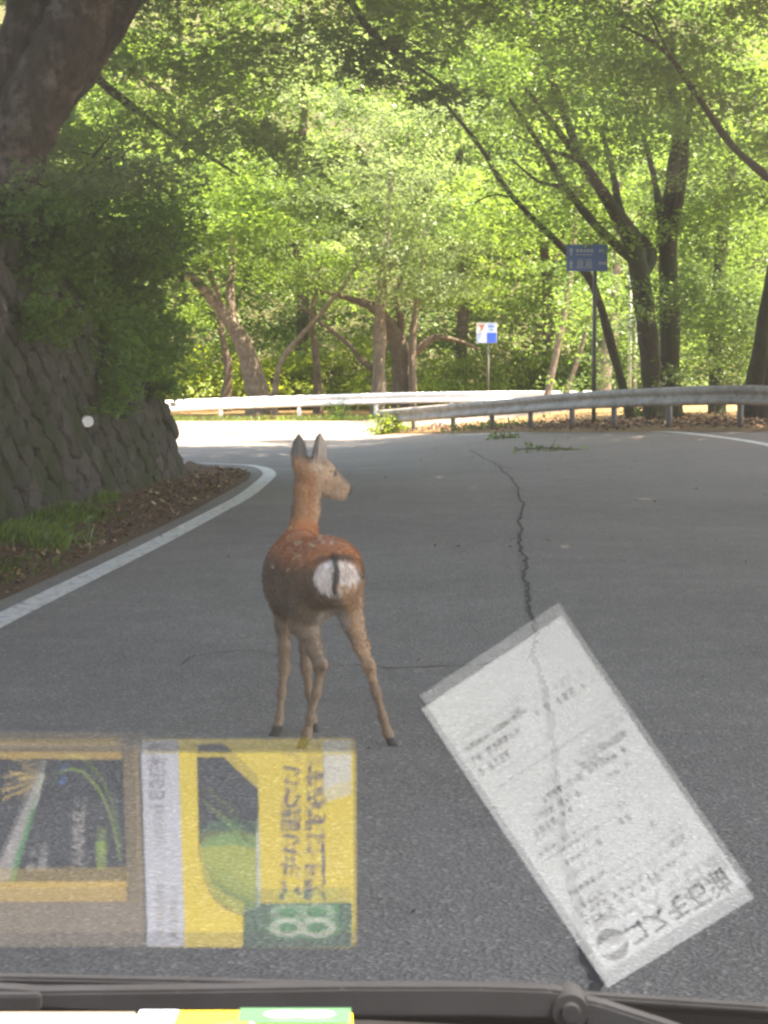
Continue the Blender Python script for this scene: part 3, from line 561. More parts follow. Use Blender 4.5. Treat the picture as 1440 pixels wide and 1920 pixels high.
# big old tree above the wall, top left
Yb = 19.0; root = P(-60, 470, Yb); 
lim = [([np.array([root[0] - .2, Yb, 1.9]), *pl(Yb, (-40, 430, 160), (20, 290, 130), (85, 160, 122), (140, 50, 116), (175, -40, 104), (260, -220, 80), (420, -420, 50))[0]], [.55, *pl(Yb, (-40, 430, 160), (20, 290, 130), (85, 160, 122), (140, 50, 116), (175, -40, 104), (260, -220, 80), (420, -420, 50))[1]]),
       pl(19.3, (-10, 280, 110), (30, 120, 96), (60, 0, 84), (80, -140, 70)),
       pl(19.4, (60, 250, 60), (150, 140, 62), (210, 50, 54), (275, -40, 44), (400, -180, 26)),
       pl(25, (120, 90, 26), (215, 175, 17), (285, 228, 12), (335, 262, 9), (388, 292, 7), (450, 330, 4))]
big = tree('old_roadside_tree', 'massive old trunk leaning over the road from above the stone wall', (root[0] - .2, Yb, 2.0), lim,
     [cl_px(230, 640, -90, 110, 19, 28, 64, .5, 80, .085, 3), cl_px(330, 560, 120, 300, 22, 28, 32, .42, 70, .085, 3), cl_px(190, 420, 60, 280, 21, 27, 20, .4, 70, .085, 3), cl_px(-80, 130, -80, 340, 24, 29, 60, .5, 70, .1, 3), cl_px(560, 900, -90, 40, 20, 30, 50, .5, 70, .085, 3)], M['bark_big'], M['leaf_mid'], 'trees on the bank above the wall')
lim = [([P(480, -330, 13), P(600, -120, 13), P(680, 40, 13), P(760, 110, 13), P(850, 170, 13)], [.06, .04, .025, .015, .006])]
v, f = tube(*lim[0], 7); big.part('branch', v, f, M['bark_moss'], True)
cs = [P(x + rng.normal(0, 14), y + rng.normal(0, 12), 13 + rng.normal(0, .3)) for x, y in ((660, 70), (700, 50), (700, 110), (740, 80), (745, 140), (790, 100), (800, 160), (840, 175), (650, 120), (770, 50), (720, 20), (690, 90), (760, 120))]
v, f = sprays(cs, .2, 55, .075, .3, 3, .04); big.part('hanging_foliage', v, f, M['leaf_dark'])
# shrubs on top of the wall and hanging down its face
def shrub(name, label, base, stems, cloud, m, group='shrubs above the stone wall'):
    t = T(name, base, label, 'shrub', group)
    for s_ in stems: v, f = tube([np.array(base) - [0, 0, .25], *s_], np.linspace(.03, .006, len(s_) + 1), 6, 3); t.part('stem', v, f, M['bark_moss'], True)
    v, f = merge(cloud); t.part('foliage', v, f, m); return t
SH = [((40, 400), (-40, 150, 330, 470, 17.5, 21), 34, 'leaf_dark', 'dark shrub at the foot of the massive old trunk'), ((150, 380), (90, 290, 250, 480, 19, 23.5), 70, 'leaf_dark', 'dense dark shrub on the wall top beside the massive old trunk'), ((220, 420), (170, 300, 330, 520, 21, 24.5), 60, 'leaf_dark', 'shaded shrub on the corner of the wall top'), ((200, 300), (150, 330, 180, 330, 21, 26), 16, 'leaf_mid', 'lighter shrub high on the bank right of the massive old trunk')]
for (bx, by), (x0, x1, y0, y1, ya, yb), nn_, mm_, lab in SH:
    ym = min((ya + yb) / 2, 22.5); q = P(bx, by, ym); X = min(q[0], wall_x(ym) - BAT * WALL_H - 0.3); base = np.array([X, ym, float(bank_z(X, ym)) - 0.02])
    stems = [[base + (P(rng.uniform(x0, x1), rng.uniform(y0, y1), rng.uniform(ya, yb)) - base) * 0.5 + [0, 0, .15], P(rng.uniform(x0, x1), rng.uniform(y0, y1), rng.uniform(ya, yb))] for _ in range(5)]
    shrub('shrub', lab, base, stems, [cl_px(x0, x1, y0, y1, ya, yb, nn_, .38, 60, .075, 3, .4)], M[mm_])
def wall_drape(path, n_, spread, size, m, label, lift=(0.05, .3)):
    cs = []
    for _ in range(n_):
        t = rng.random() * (len(path) - 1); i_ = int(t); a_, b_ = np.array(path[i_]), np.array(path[i_ + 1]); q = a_ + (b_ - a_) * (t - i_) + rng.normal(0, spread, 2)
        cs.append(on_wall(*q) + np.array(nrm) * rng.uniform(*lift))
    cs = np.array(cs); v, f = sprays(cs, .2, 42, size, .55, 3, .05)
    base = on_wall(*path[0]); t = T('hanging_plant', base, label, 'plant', 'plants hanging down the stone wall')
    v2, f2 = tube([on_wall(*q) + np.array(nrm) * .06 for q in path], np.linspace(.02, .006, len(path)), 6, 4); t.part('stem', v2, f2, M['bark_moss'], True); t.part('foliage', v, f, m)
wall_drape([(60, 480), (130, 520), (180, 580), (215, 650), (240, 720)], 76, 26, .07, M['leaf_fern'], 'bright leafy plant trailing diagonally down the middle of the stone wall')
wall_drape([(190, 500), (230, 580), (258, 650), (272, 720)], 70, 20, .07, M['leaf_mid'], 'thick dark creeper covering the wall near its far corner')
wall_drape([(200, 640), (170, 690), (180, 740), (200, 770)], 26, 16, .065, M['leaf_fern'], 'leafy tuft growing out of the wall above the white drain pipe')
wall_drape([(10, 610), (50, 600), (85, 625)], 18, 14, .065, M['leaf_mid'], 'small leafy plant rooted in the wall joints below the massive trunk')
wall_drape([(270, 480), (285, 560), (305, 640), (318, 700)], 40, 12, .06, M['leaf_dark'], 'narrow creeper hanging along the far edge of the wall')
wall_drape([(20, 500), (100, 490), (200, 470), (280, 470)], 50, 14, .075, M['leaf_dark'], 'dark fringe of leaves along the top of the stone wall', (0.1, .4))
# trees whose crowns roof the road outside the picture; even leaf layers are added to keep it in shade
ROOF = np.array([(x + rng.uniform(-.35, .35), y + rng.uniform(-.35, .35), 8.6 + rng.uniform(-.5, .9) + (y > 20) * .9) for x in np.arange(-4.2, 13, .75) for y in np.arange(-0.4, 36.5, .75)])
ROOF = np.vstack([ROOF, ROOF + rng.uniform(-.4, .4, ROOF.shape) + [.37, .37, 1.1], (ROOF + rng.uniform(-.4, .4, ROOF.shape) + [.0, .37, 1.9])[ROOF[:, 1] < 30]])
ROOF = np.vstack([ROOF, ROOF[ROOF[:, 1] < 11] + rng.uniform(-.4, .4, (int((ROOF[:, 1] < 11).sum()), 3)) + [.2, -.1, .6]])
CEN = np.array([(3.6, 7.6), (4.2, 16.5), (5.2, 26.5), (-2.2, 9.5), (-2.0, 24), (9.6, 12), (10.4, 24), (7.5, 36)]); OWN = np.argmin(((ROOF[:, None, :2] - CEN[None]) ** 2).sum(-1), 1)
def canopy(name, label, base, lean, cen, rad, n_, leaf=.26, nl=60, m='leaf_mid', roof=True):
    b0 = np.array(base); top = np.array(cen) - [0, 0, rad[2] * .7]
    lim = [([b0 - [0, 0, .3], b0 * .6 + top * .4 + np.array(lean), top, top + [0, 0, 1.5]], [.28, .22, .15, .06])]
    for a_ in np.linspace(0, 2 * math.pi, 6, endpoint=False):
        e = np.array(cen) + [math.cos(a_) * rad[0] * .7, math.sin(a_) * rad[1] * .7, 0.2]; lim.append(([top - [0, 0, .8], (top + e) / 2 + [0, 0, .5], e], [.1, .06, .02]))
    tree(name, label, b0, lim, [sprays(in_ellipsoid(cen, rad, int(n_ * 1.3), .1), .8, nl, leaf, .25, keep=sungap), *([sprays(ROOF[OWN == np.argmin(((CEN - np.array(cen)[:2]) ** 2).sum(1))], .8, 52, .31, .2, keep=sungap)] if roof else [])], M['bark'], M[m], 'trees roofing the road')
canopy('canopy_tree', 'tall tree on the right roadside with a crown over the road, next to the car', (5.6, 9, 0), (0, 0, 0), (3.6, 7.6, 8.2), (4.6, 5.2, 1.7), 150)
canopy('canopy_tree', 'tall tree on the right roadside further along with a crown over the road', (6.6, 18, 0), (0, 0, 0), (4.2, 16.5, 9.0), (4.8, 6, 1.8), 170)
canopy('canopy_tree', 'tall tree on the right roadside before the guardrail with a crown over the road', (8.2, 27, 0.1), (0, 0, 0), (5.2, 26.5, 10.6), (5.5, 6.5, 2.2), 180)
canopy('canopy_tree', 'tall tree on the bank above the wall near the car', (-6.4, 9, 4.2), (0, 0, 0), (-2.2, 9.5, 9.2), (4.5, 6, 1.6), 110)
canopy('canopy_tree', 'tall tree on the bank behind the massive old trunk', (-6.6, 22, 4.4), (0, 0, 0), (-2.0, 24, 10.5), (5, 8, 1.8), 130)
canopy('canopy_tree', 'tall tree far right of the road with a spreading crown', (12, 14, 0), (0, 0, 0), (9.6, 12, 9), (4.5, 8, 2), 150)
canopy('canopy_tree', 'tall tree at the far right before the guardrail with a spreading crown', (12.5, 27, 0.2), (0, 0, 0), (10.4, 24, 9.6), (4, 7, 2), 150)
canopy('canopy_tree', 'tall tree beyond the near guardrail with a crown over the bend', (9.5, 38, 0.1), (0, 0, 0), (7.5, 36, 11), (4, 6, 2.2), 120)
# woods behind: a mass of sunlit leaves on the hillside, and bushes along the far rail
cs = np.array([(rng.uniform(-30, 30), y, 0) for y in rng.uniform(80, 118, 2600)]); cs[:, 2] = hill_z(cs[:, 0], cs[:, 1]) + rng.uniform(0, 10, len(cs))
v, f = sprays(cs, 1.3, 44, .30, .45, flat=.2); wood = link('woodland', mesh_arrays('woodland', v, f), M['leaf_far']); tag(wood, 'mass of sunlit green woodland rising behind all the trees', 'woodland', kind='stuff')
BU = [((330, 470), (640, 735), 'lime bush behind the left end of the white guardrail'), ((500, 610), (650, 735), 'lime bush behind the slender bent sapling'), ((620, 700), (620, 730), 'lime bush left of the pale grey trunk'), ((790, 900), (650, 735), 'lime bush between the gnarled trunk and the notice sign'), ((925, 1010), (635, 735), 'glowing yellow green bush right of the square notice sign'), ((1000, 1110), (640, 735), 'green bush below the blue direction sign'), ((1150, 1215), (600, 735), 'green bush between the pale poles and the mossy trunk')]
for (x0, x1), (y0, y1), lab in BU:
    yb = 76; q = P((x0 + x1) / 2, 735, yb); gz = float(g(q[0], yb)); base = np.array([q[0], yb, gz - .02]); cs = px_cloud(x0, x1, y0 + 20, y1 + 15, yb - 1.5, yb + 1.5, int((x1 - x0) * 1.0)); cs[:, 2] = np.maximum(cs[:, 2], gz + .1)
    shrub('bush', lab, base, [[base + [s_, 0, .5], base + [s_ * 2, 0, 1.1]] for s_ in (-.4, 0, .4)], [sprays(cs, .62, 55, .17, .5)], M['leaf_lime'] if 'green bush' not in lab or 'yellow' in lab else M['leaf_far'], 'bushes behind the white guardrail')
# low plants under the rails
def tuft(name, label, base, w_, hgt, n_, m, cat='plant', group=None):
    t = T(name, base, label, cat, group); C = np.stack([rng.normal(0, w_ * .45, n_), rng.normal(0, .15, n_), np.abs(rng.normal(0, hgt * .55, n_))], 1) + np.array(base)
    v, f = leaf_arrays(C, rng.normal(0, 1, (n_, 3)) + [0, -.3, .6], .09); t.part('foliage', v, f, m)
    v, f = tube([np.array(base) - [0, 0, .1], np.array(base) + [0, 0, hgt * .7]], [.012, .004], 5, 1); t.part('stem', v, f, M['bark'])
q = P(735, 812, 46.0); tuft('weed_clump', 'bright lime clump of weeds at the end of the grey guardrail', (q[0], 46, float(g(q[0], 46))), .55, .38, 900, M['leaf_lime'], group='plants at the guardrails')
q = P(632, 785, 61.2); tuft('weed_clump', 'green clump of weeds in front of the white guardrail', (q[0], 61.2, float(g(q[0], 61.2))), .45, .5, 500, M['leaf_mid'], group='plants at the guardrails')
q = P(1200, 790, 43.5); tuft('weed_clump', 'green weeds under the grey guardrail beside the mossy trunk', (q[0], 43.5, float(g(q[0], 43.5))), .5, .35, 500, M['leaf_mid'], group='plants at the guardrails')
q = P(940, 806, 42.2); tuft('weed_clump', 'low green weeds along the foot of the grey guardrail', (q[0], 42.4, float(g(q[0], 42.4))), 1.1, .16, 600, M['leaf_mid'], group='plants at the guardrails')
# grass, swept leaves
def blades(C, hgt, m, name, label):
    n_ = len(C); d = rng.normal(0, .45, (n_, 3)); d[:, 2] = 1; d /= np.linalg.norm(d, axis=1, keepdims=True); hh = hgt * rng.uniform(.5, 1.3, n_)[:, None]
    s_ = np.cross(d, rng.normal(size=(n_, 3))); s_ /= np.linalg.norm(s_, axis=1, keepdims=True); s_ *= .006
    V = np.stack([C - s_, C + s_, C + d * hh * .6 + s_ * .7 + [0, 0, 0], C + d * hh + np.array([[.5, -.2, -.3]]) * hh * .5 * rng.random((n_, 1))], 1).reshape(-1, 3)
    o = link(name, mesh_arrays(name, V, np.arange(len(V)).reshape(-1, 4)), m); tag(o, label, 'grass', kind='stuff'); return o
def vz(X, Y):
    a_ = wall_x(Y) - .2; b_ = np.array([road_left(y) for y in Y]) + .04; t = np.clip((X - a_) / (b_ - a_), 0, 1); return 0.006 + 0.10 * (1 - t) ** 2
n_ = 15000; Y = rng.uniform(8, 18.6, n_); u = np.abs(rng.normal(0, .32, n_)) * np.clip((19.5 - Y) / 5, .25, 1); X = wall_x(Y) + .05 + u; C = np.stack([X, Y, vz(X, Y) - .01], 1); C = C[(np.sin(X * 7 + 2 * np.sin(Y * 1.3)) + np.sin(Y * 3.1) + rng.normal(0, .7, n_)) > .1]
blades(C, .13, M['grass'], 'verge_grass', 'green grass growing along the foot of the stone wall')
n_ = 1500; Y = rng.uniform(59, 60.3, n_); X = rng.uniform(-9, 5, n_); Y += .12 * X + .9; C = np.stack([X, Y, g(X, Y) - .01], 1); blades(C, .22, M['leaf_mid'], 'rail_grass', 'thin grass under the white guardrail')
n_ = 4200; Y = rng.uniform(7, 25, n_); t = rng.beta(2.2, 1.5, n_); a_ = wall_x(np.minimum(Y, 24)); b_ = np.array([road_left(y) for y in Y]); X = a_ + (b_ - a_) * t; C = np.stack([X, Y, vz(X, Y) + rng.uniform(.004, .02, n_)], 1)
v, f = leaf_arrays(C, rng.normal(0, .35, (n_, 3)) + [0, 0, 1], .055, 1, -.1); o = link('leaf_litter', mesh_arrays('leaf_litter', v, f), M['litter']); tag(o, 'brown dead leaves swept along the verge under the stone wall', 'leaves', kind='stuff')
n_ = 900; Xa = rng.uniform(-2.2, 4.5, n_); Ya = rng.uniform(4.2, 36, n_); C = np.stack([Xa, Ya, g(Xa, Ya) + .012], 1); C = C[(rng.random(n_) < .12) | (Ya > 25) & (Xa > .5)]
v, f = leaf_arrays(C, rng.normal(0, .3, (len(C), 3)) + [0, 0, 1], .035, 1, -.1); o = link('road_leaves', mesh_arrays('road_leaves', v, f), M['litter']); tag(o, 'scattered dead leaf scraps lying on the asphalt', 'leaves', kind='stuff')
n_ = 7000; k = rng.integers(0, len(RPs), n_); off = rng.exponential(1.2, n_); Xa = RPs[k, 0] + off * .75 + rng.normal(0, .3, n_); Ya = RPs[k, 1] + off * .9 + rng.normal(0, .3, n_); C = np.stack([Xa, Ya, g(Xa, Ya) + .075], 1)
v, f = leaf_arrays(C, rng.normal(0, .4, (n_, 3)) + [0, 0, 1], .09, 1, -.1); o = link('forest_litter', mesh_arrays('forest_litter', v, f), M['litter']); tag(o, 'orange brown leaf litter on the forest floor behind the grey guardrail', 'leaves', kind='stuff')
for (x, y, wd, lab) in ((1040, 846, .62, 'fallen leafy twig lying on the road near the grey guardrail'), (945, 823, .3, 'small fallen twig beside the low weeds of the guardrail')):
    q = G(x, y); t = T('fallen_twig', q, lab, 'twig', 'fallen twigs on the road')
    v, f = tube([q + [-wd, .1, .02], q + [-.1, -.03, .05], q + [wd * .4, .02, .03], q + [wd, -.1, .02]], [.008, .012, .01, .005], 6, 3); t.part('stick', v, f, M['bark'])
    v, f = tube([q + [-.05, 0, .05], q + [.02, .05, .2]], [.007, .003], 5, 1); t.part('stick', v, f, M['bark'])
    C = np.stack([rng.uniform(-wd, wd, 60), rng.normal(0, .06, 60), np.abs(rng.normal(.02, .03, 60)) + .015], 1) + q; v, f = leaf_arrays(C, rng.normal(0, 1, (60, 3)), .09); t.part('leaves', v, f, M['leaf_dark'])
# ------------------------------------------------------------------ the deer: one continuous body grown from a field of rounded bones
def make_deer():
    import openvdb as vdb
    vx = 0.0045; lo = np.array([-0.62, 6.62, -0.02]); hi = np.array([0.14, 7.72, 1.22]); dims = np.ceil((hi - lo) / vx).astype(int)
    A = np.full(dims, 1.0, np.float32)
    def sub(bmin, bmax):
        i0 = np.clip(np.floor((bmin - lo) / vx).astype(int), 0, dims); i1 = np.clip(np.ceil((bmax - lo) / vx).astype(int), 0, dims)
        ax = [lo[k] + vx * np.arange(i0[k], i1[k]) for k in range(3)]
        return tuple(slice(i0[k], i1[k]) for k in range(3)), np.meshgrid(*ax, indexing='ij')
    def blend(sl, d, k):
        a = A[sl]; h_ = np.clip(0.5 + 0.5 * (a - d) / k, 0, 1); A[sl] = (a * (1 - h_) + d * h_ - k * h_ * (1 - h_)).astype(np.float32)
    def cone(p, q, r0, r1, k=0.03, sx=1.0):
        p, q = np.array(p), np.array(q); mrg = max(r0, r1) + 2.5 * k + .02; sl, X = sub(np.minimum(p, q) - mrg, np.maximum(p, q) + mrg)
        d = q - p; L2 = d @ d; w_ = [X[i] - p[i] for i in range(3)]; t = np.clip((w_[0] * d[0] + w_[1] * d[1] + w_[2] * d[2]) / L2, 0, 1)
        dist = np.sqrt(((w_[0] - t * d[0]) / sx) ** 2 + (w_[1] - t * d[1]) ** 2 + (w_[2] - t * d[2]) ** 2); blend(sl, dist - (r0 + (r1 - r0) * t), k)
    def chain(pts, k=0.03, sx=1.0):
        for a, b in zip(pts[:-1], pts[1:]): cone(P(*a[:3]), P(*b[:3]), a[3], b[3], k, sx)
    # trunk
    chain([(626, 1082, 6.86, .100), (612, 1076, 6.98, .122), (588, 1078, 7.12, .128), (562, 1072, 7.27, .122), (548, 1072, 7.40, .105)], .05)
    chain([(585, 1110, 7.08, .10), (552, 1105, 7.25, .105)], .05)                                         # belly
    chain([(566, 1022, 7.26, .05), (556, 1030, 7.36, .065)], .05)                                           # withers
    chain([(640, 1050, 6.88, .055), (610, 1048, 6.90, .055)], .05)                                          # croup
    # neck and head
    chain([(556, 1040, 7.36, .070), (568, 1000, 7.40, .050), (574, 955, 7.42, .046), (577, 915, 7.42, .045), (584, 890, 7.42, .050)], .03)
    chain([(582, 884, 7.41, .054), (603, 888, 7.45, .048), (622, 902, 7.49, .035), (644, 917, 7.54, .023)], .02)
    chain([(594, 904, 7.44, .042), (618, 919, 7.49, .027), (641, 929, 7.54, .015)], .015)
    chain([(606, 872, 7.44, .028), (618, 880, 7.45, .020)], .015)                                           # brow
    chain([(644, 914, 7.535, .020), (650, 918, 7.55, .017)], .01)
    # hind legs
    chain([(596, 1085, 6.93, .085), (584, 1130, 6.99, .078), (570, 1165, 7.02, .052), (588, 1215, 6.93, .028), (602, 1248, 6.85, .020), (593, 1300, 6.86, .0135), (582, 1345, 6.87, .0125), (575, 1376, 6.88, .0155), (568, 1392, 6.885, .014)], .025)
    chain([(602, 1244, 6.84, .019), (609, 1250, 6.82, .013)], .015)
    chain([(643, 1085, 6.91, .066), (650, 1125, 6.97, .052), (661, 1165, 6.99, .037), (678, 1212, 6.92, .024), (692, 1250, 6.86, .019), (706, 1300, 6.88, .0135), (718, 1345, 6.90, .0125), (727, 1374, 6.92, .015), (733, 1390, 6.935, .0135)], .025)
    chain([(692, 1246, 6.85, .018), (697, 1251, 6.83, .012)], .015)
    # fore legs
    chain([(536, 1085, 7.34, .072), (533, 1130, 7.31, .046), (532, 1170, 7.27, .028), (533, 1215, 7.23, .020), (533, 1252, 7.20, .019), (528, 1300, 7.17, .0125), (524, 1345, 7.15, .0118), (520, 1366, 7.14, .0145), (517, 1376, 7.13, .0135)], .025)
    chain([(580, 1105, 7.34, .065), (576, 1170, 7.30, .028), (572, 1215, 7.26, .020), (574, 1252, 7.24, .0185), (580, 1300, 7.22, .012), (586, 1345, 7.21, .0115), (588, 1362, 7.205, .014), (589, 1370, 7.2, .013)], .022)
    # hooves
    for a, b in (((568, 1394, 6.885, .018), (561, 1412, 6.88, .019)), ((733, 1390, 6.935, .017), (741, 1406, 6.93, .018)), ((517, 1374, 7.13, .017), (509, 1387, 7.12, .018)), ((589, 1368, 7.2, .016), (593, 1380, 7.2, .017))): chain([a, b], .008)
    # tail hanging over the rump
    chain([(634, 1040, 6.785, .016), (632, 1062, 6.757, .015), (629, 1090, 6.752, .012), (627, 1108, 6.755, .007)], .012)
    # ears: thin cups
    def ear(base, tip, wide, face, k=.012):
        b0, b1 = P(*base), P(*tip); ax = b1 - b0; Ln = np.linalg.norm(ax); ax /= Ln; f_ = np.array(face, float); f_ -= ax * (f_ @ ax); f_ /= np.linalg.norm(f_); s_ = np.cross(ax, f_)
        c = (b0 + b1) / 2; sl, X = sub(np.minimum(b0, b1) - .06, np.maximum(b0, b1) + .06); w_ = np.stack([X[i] - c[i] for i in range(3)], -1)
        u, v_, n_ = w_ @ ax, w_ @ s_, w_ @ f_
        prof = wide * np.clip(1 - (np.abs(u + .12 * Ln) / (Ln * .62)) ** 2.2, 0.02, 1) ** .6
        n2 = n_ - .55 * v_ ** 2 / wide + .006                                                                # cup opening along face
        d = np.sqrt(np.maximum(np.abs(v_) - prof + .006, 0) ** 2 + np.maximum(np.abs(u) - Ln * .5, 0) ** 2 + n2 ** 2) - .0075
        blend(sl, d, k)
    ear((565, 886, 7.40), (559, 816, 7.40), .031, (-.3, .9, .1))
    ear((590, 882, 7.40), (602, 815, 7.41), .035, (.62, -.5, .1))
    gr = vdb.FloatGrid(background=1.0); gr.copyFromArray(np.ascontiguousarray(A)); pts, quads = gr.convertToQuads(isovalue=0.0)
    pts = np.asarray(pts, float) * vx + lo; quads = np.asarray(quads)[:, ::-1].copy()
    gy, gx, gz_ = None, None, None
    grd = np.gradient(A, vx); idx = np.clip(np.round((pts - lo) / vx).astype(int), 0, np.array(dims) - 1); nr = np.stack([grd[k][idx[:, 0], idx[:, 1], idx[:, 2]] for k in range(3)], 1); nr /= np.linalg.norm(nr, axis=1, keepdims=True) + 1e-9
    return pts, quads, nr
dp, dq, dn = make_deer()
def vnoise(p, s, seed=0):                                         # cheap value noise
    q = p * s + seed * 17.3; return (np.sin(q[:, 0] * 1.7 + np.sin(q[:, 1] * 1.3) * 2) + np.sin(q[:, 1] * 2.1 + np.sin(q[:, 2] * 1.1) * 2) + np.sin(q[:, 2] * 1.9 + np.sin(q[:, 0] * 1.5) * 2)) / 3
def S(p, x, y, Y): return np.linalg.norm(p - P(x, y, Y), axis=1)
def fur_colour(p, nr):
    x, y, z = p[:, 0], p[:, 1], p[:, 2]
    rust = np.array([.40, .15, .055]); tan_ = np.array([.34, .165, .075]); dark = np.array([.125, .072, .040]); leg = np.array([.19, .125, .075]); pale = np.array([.42, .30, .20]); white = np.array([.72, .61, .52]); black = np.array([.025, .02, .016])
    def lerp(c, t_, b): t_ = np.clip(t_, 0, 1)[:, None]; return c * (1 - t_) + b * t_
    nz = vnoise(p, 22) * .5 + vnoise(p, 60, 2) * .35 + vnoise(p, 130, 4) * .2
    c = np.tile(dark * 1.15, (len(p), 1))
    c = lerp(c, (z - (.640 + .045 * nz)) / .06, rust)                                     # russet back
    c = lerp(c, (.60 + .02 * nz - z) / .10, leg * .8)                                     # lower body
    c = lerp(c, (.50 - z) / .08, leg)
    # white fawn spots in rows on the back
    for (px, py, Y, r) in ((600, 1010, 7.10, .012), (606, 1016, 7.02, .010), (586, 1022, 7.00, .011), (562, 1018, 7.12, .011), (556, 1020, 7.10, .010), (560, 1042, 7.02, .012), (553, 1046, 7.04, .009), (622, 1018, 6.98, .010), (545, 990, 7.3, .008), (512, 1062, 7.15, .010), (540, 1068, 7.03, .009)):
        q0 = P(px, py, Y); d_ = ray(px, py); d_ = d_ / np.linalg.norm(d_); w_ = p - CAM; dist = np.linalg.norm(w_ - (w_ @ d_)[:, None] * d_, axis=1)
        c = lerp(c, (1 - dist / (r * (1 + .4 * nz))) * 1.7 * (np.abs(y - Y) < .25) * (z > .5), np.array([.50, .32, .19]))
    # neck and head
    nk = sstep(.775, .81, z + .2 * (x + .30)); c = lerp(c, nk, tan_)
    c = lerp(c, nk * sstep(.02, .07, x - P(573, 950, 7.42)[0]) * .8, pale)  # light from the right, painted into the neck fur
    c = lerp(c, nk * sstep(.03, .055, -(x - P(573, 950, 7.42)[0])) * .75 * (z < 1.03), dark)  # shaded left edge of the neck, painted into the fur
    hd = (z > .985) & (x > P(586, 900, 7.4)[0] - .01); c = lerp(c, hd * (.75 + .25 * nz), np.array([.36, .25, .16]))
    c = lerp(c, hd * sstep(.035, .0, S(p, 608, 868, 7.42)) * 1.0, tan_ * .6)
    c = lerp(c, (z > .97) * sstep(.03, .0, S(p, 627, 880, 7.47)), pale)
    c = lerp(c, (z > .97) * sstep(.032, .01, S(p, 640, 926, 7.53) + .6 * np.clip(z - P(640, 922, 7.53)[2], 0, 1)), white)
    c = lerp(c, sstep(.024, .012, S(p, 654, 919, 7.55)), black); 
    ml = P(640, 926, 7.53)[2]; c = lerp(c, (x > P(630, 900, 7.5)[0]) * (np.abs(z - ml - .006 + .12 * (x - P(640, 900, 7.5)[0])) < .0055) * (z > .90) * .85, black)
    # ears
    te = P(580, 868, 7.4)[2]; er = sstep(te - .012, te + .045, z + .006 * nz); c = lerp(c, er, np.array([.11, .095, .08])); inner = er * (x > P(594, 850, 7.4)[0] + (z - te) * .1); c = lerp(c, inner * .75, np.array([.42, .33, .26]))
    # rump: white fan split by the dark tail, dark upper rim
    back = sstep(7.0, 6.9, y); cx_, cz_ = P(629, 1080, 6.78)[0], P(629, 1080, 6.78)[2]
    e = np.sqrt(((x - cx_ - .004) / (.086 + .008 * nz)) ** 2 + ((z - cz_ + .010) / (.070 + .014 * nz)) ** 2)
    c = lerp(c, back * sstep(1.42, 1.12, e + .12 * nz) * sstep(.0, .05, z - cz_ - .02) * .9, black * 1.9)
    fan = back * sstep(1.08, .80, e + .24 * nz + .35 * np.clip(cz_ - .02 - z, 0, 1) / .08 * (.5 + .5 * np.sin(x * 260)))
    c = lerp(c, fan, white)
    c = lerp(c, back * sstep(.012, .004, np.abs(x - cx_ + .003)) * (z < cz_ + .02) * (z > cz_ - .075) * .8, black * 1.8)
    tl = .92 * sstep(6.775, 6.765, y) * sstep(.013, .005, np.abs(x - P(630, 1070, 6.75)[0] - .003 * np.sin(z * 60)) + .004 * nz) * (z > P(629, 1116, 6.75)[2]); c = lerp(c, tl, black * 1.3)
    # pale belly between the thighs, tan right hind leg, legs paler on right-facing sides
    c = lerp(c, sstep(.10, .06, S(p, 622, 1152, 6.98)) * .8, np.array([.36, .31, .27]))
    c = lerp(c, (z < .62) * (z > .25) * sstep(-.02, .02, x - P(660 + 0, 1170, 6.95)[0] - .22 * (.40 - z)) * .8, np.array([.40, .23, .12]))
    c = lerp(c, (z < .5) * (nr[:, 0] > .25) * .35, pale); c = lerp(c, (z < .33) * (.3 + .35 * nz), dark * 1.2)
    c = lerp(c, sstep(.045, .034, z + .004 * nz), np.array([.035, .03, .026]))
    c *= (1 + .16 * nz + .10 * rng.normal(0, 1, len(p)))[:, None]; return np.clip(c, .005, .9)
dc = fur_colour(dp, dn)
n = N('deer_fur'); at_ = n.n('Attribute', attribute_name='fur_colour'); n.l(at_.outputs['Color'], n.b.inputs['Base Color']); n.b.inputs['Roughness'].default_value = .75; n.b.inputs['Specular IOR Level'].default_value = .25; n.b.inputs['Sheen Weight'].default_value = .15; M['fur'] = n.m
M['eye'] = mat('deer_eye', (.012, .009, .007), .08, .1, 5)
DL = (P(600, 1100, 7.05)[0], 7.05, 0.0)
deer = T('deer', DL, 'young spotted deer with a white rump standing on the road, head turned to the side', 'deer')
def set_colour(o, c):
    a_ = o.data.color_attributes.new('fur_colour', 'FLOAT_COLOR', 'POINT'); a_.data.foreach_set('color', np.hstack([c, np.ones((len(c), 1))]).astype(np.float32).ravel())
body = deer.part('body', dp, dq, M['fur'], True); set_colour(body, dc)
# short coat
k = rng.choice(len(dp), 60000); root_, nr_ = dp[k] + rng.normal(0, .0015, (len(k), 3)), dn[k]; ok = root_[:, 2] > .06; root_, nr_, k = root_[ok], nr_[ok], k[ok]
flow = np.tile(np.array([.12, -.55, -.8]), (len(k), 1)); flow -= nr_ * np.sum(flow * nr_, 1, keepdims=True)
white_ = (dc[k].mean(1) > .5) & (root_[:, 1] < 7.0); thin = (root_[:, 2] < .36) | (root_[:, 2] > .99)
ln = np.where(white_, .030, np.where(thin, .006, .013)) * rng.uniform(.6, 1.3, len(k)); d_ = nr_ * .45 + flow * .9 + rng.normal(0, .18, (len(k), 3)); d_ /= np.linalg.norm(d_, axis=1, keepdims=True)
sd_ = np.cross(d_, rng.normal(size=(len(k), 3))); sd_ /= np.linalg.norm(sd_, axis=1, keepdims=True); sd_ *= .0011
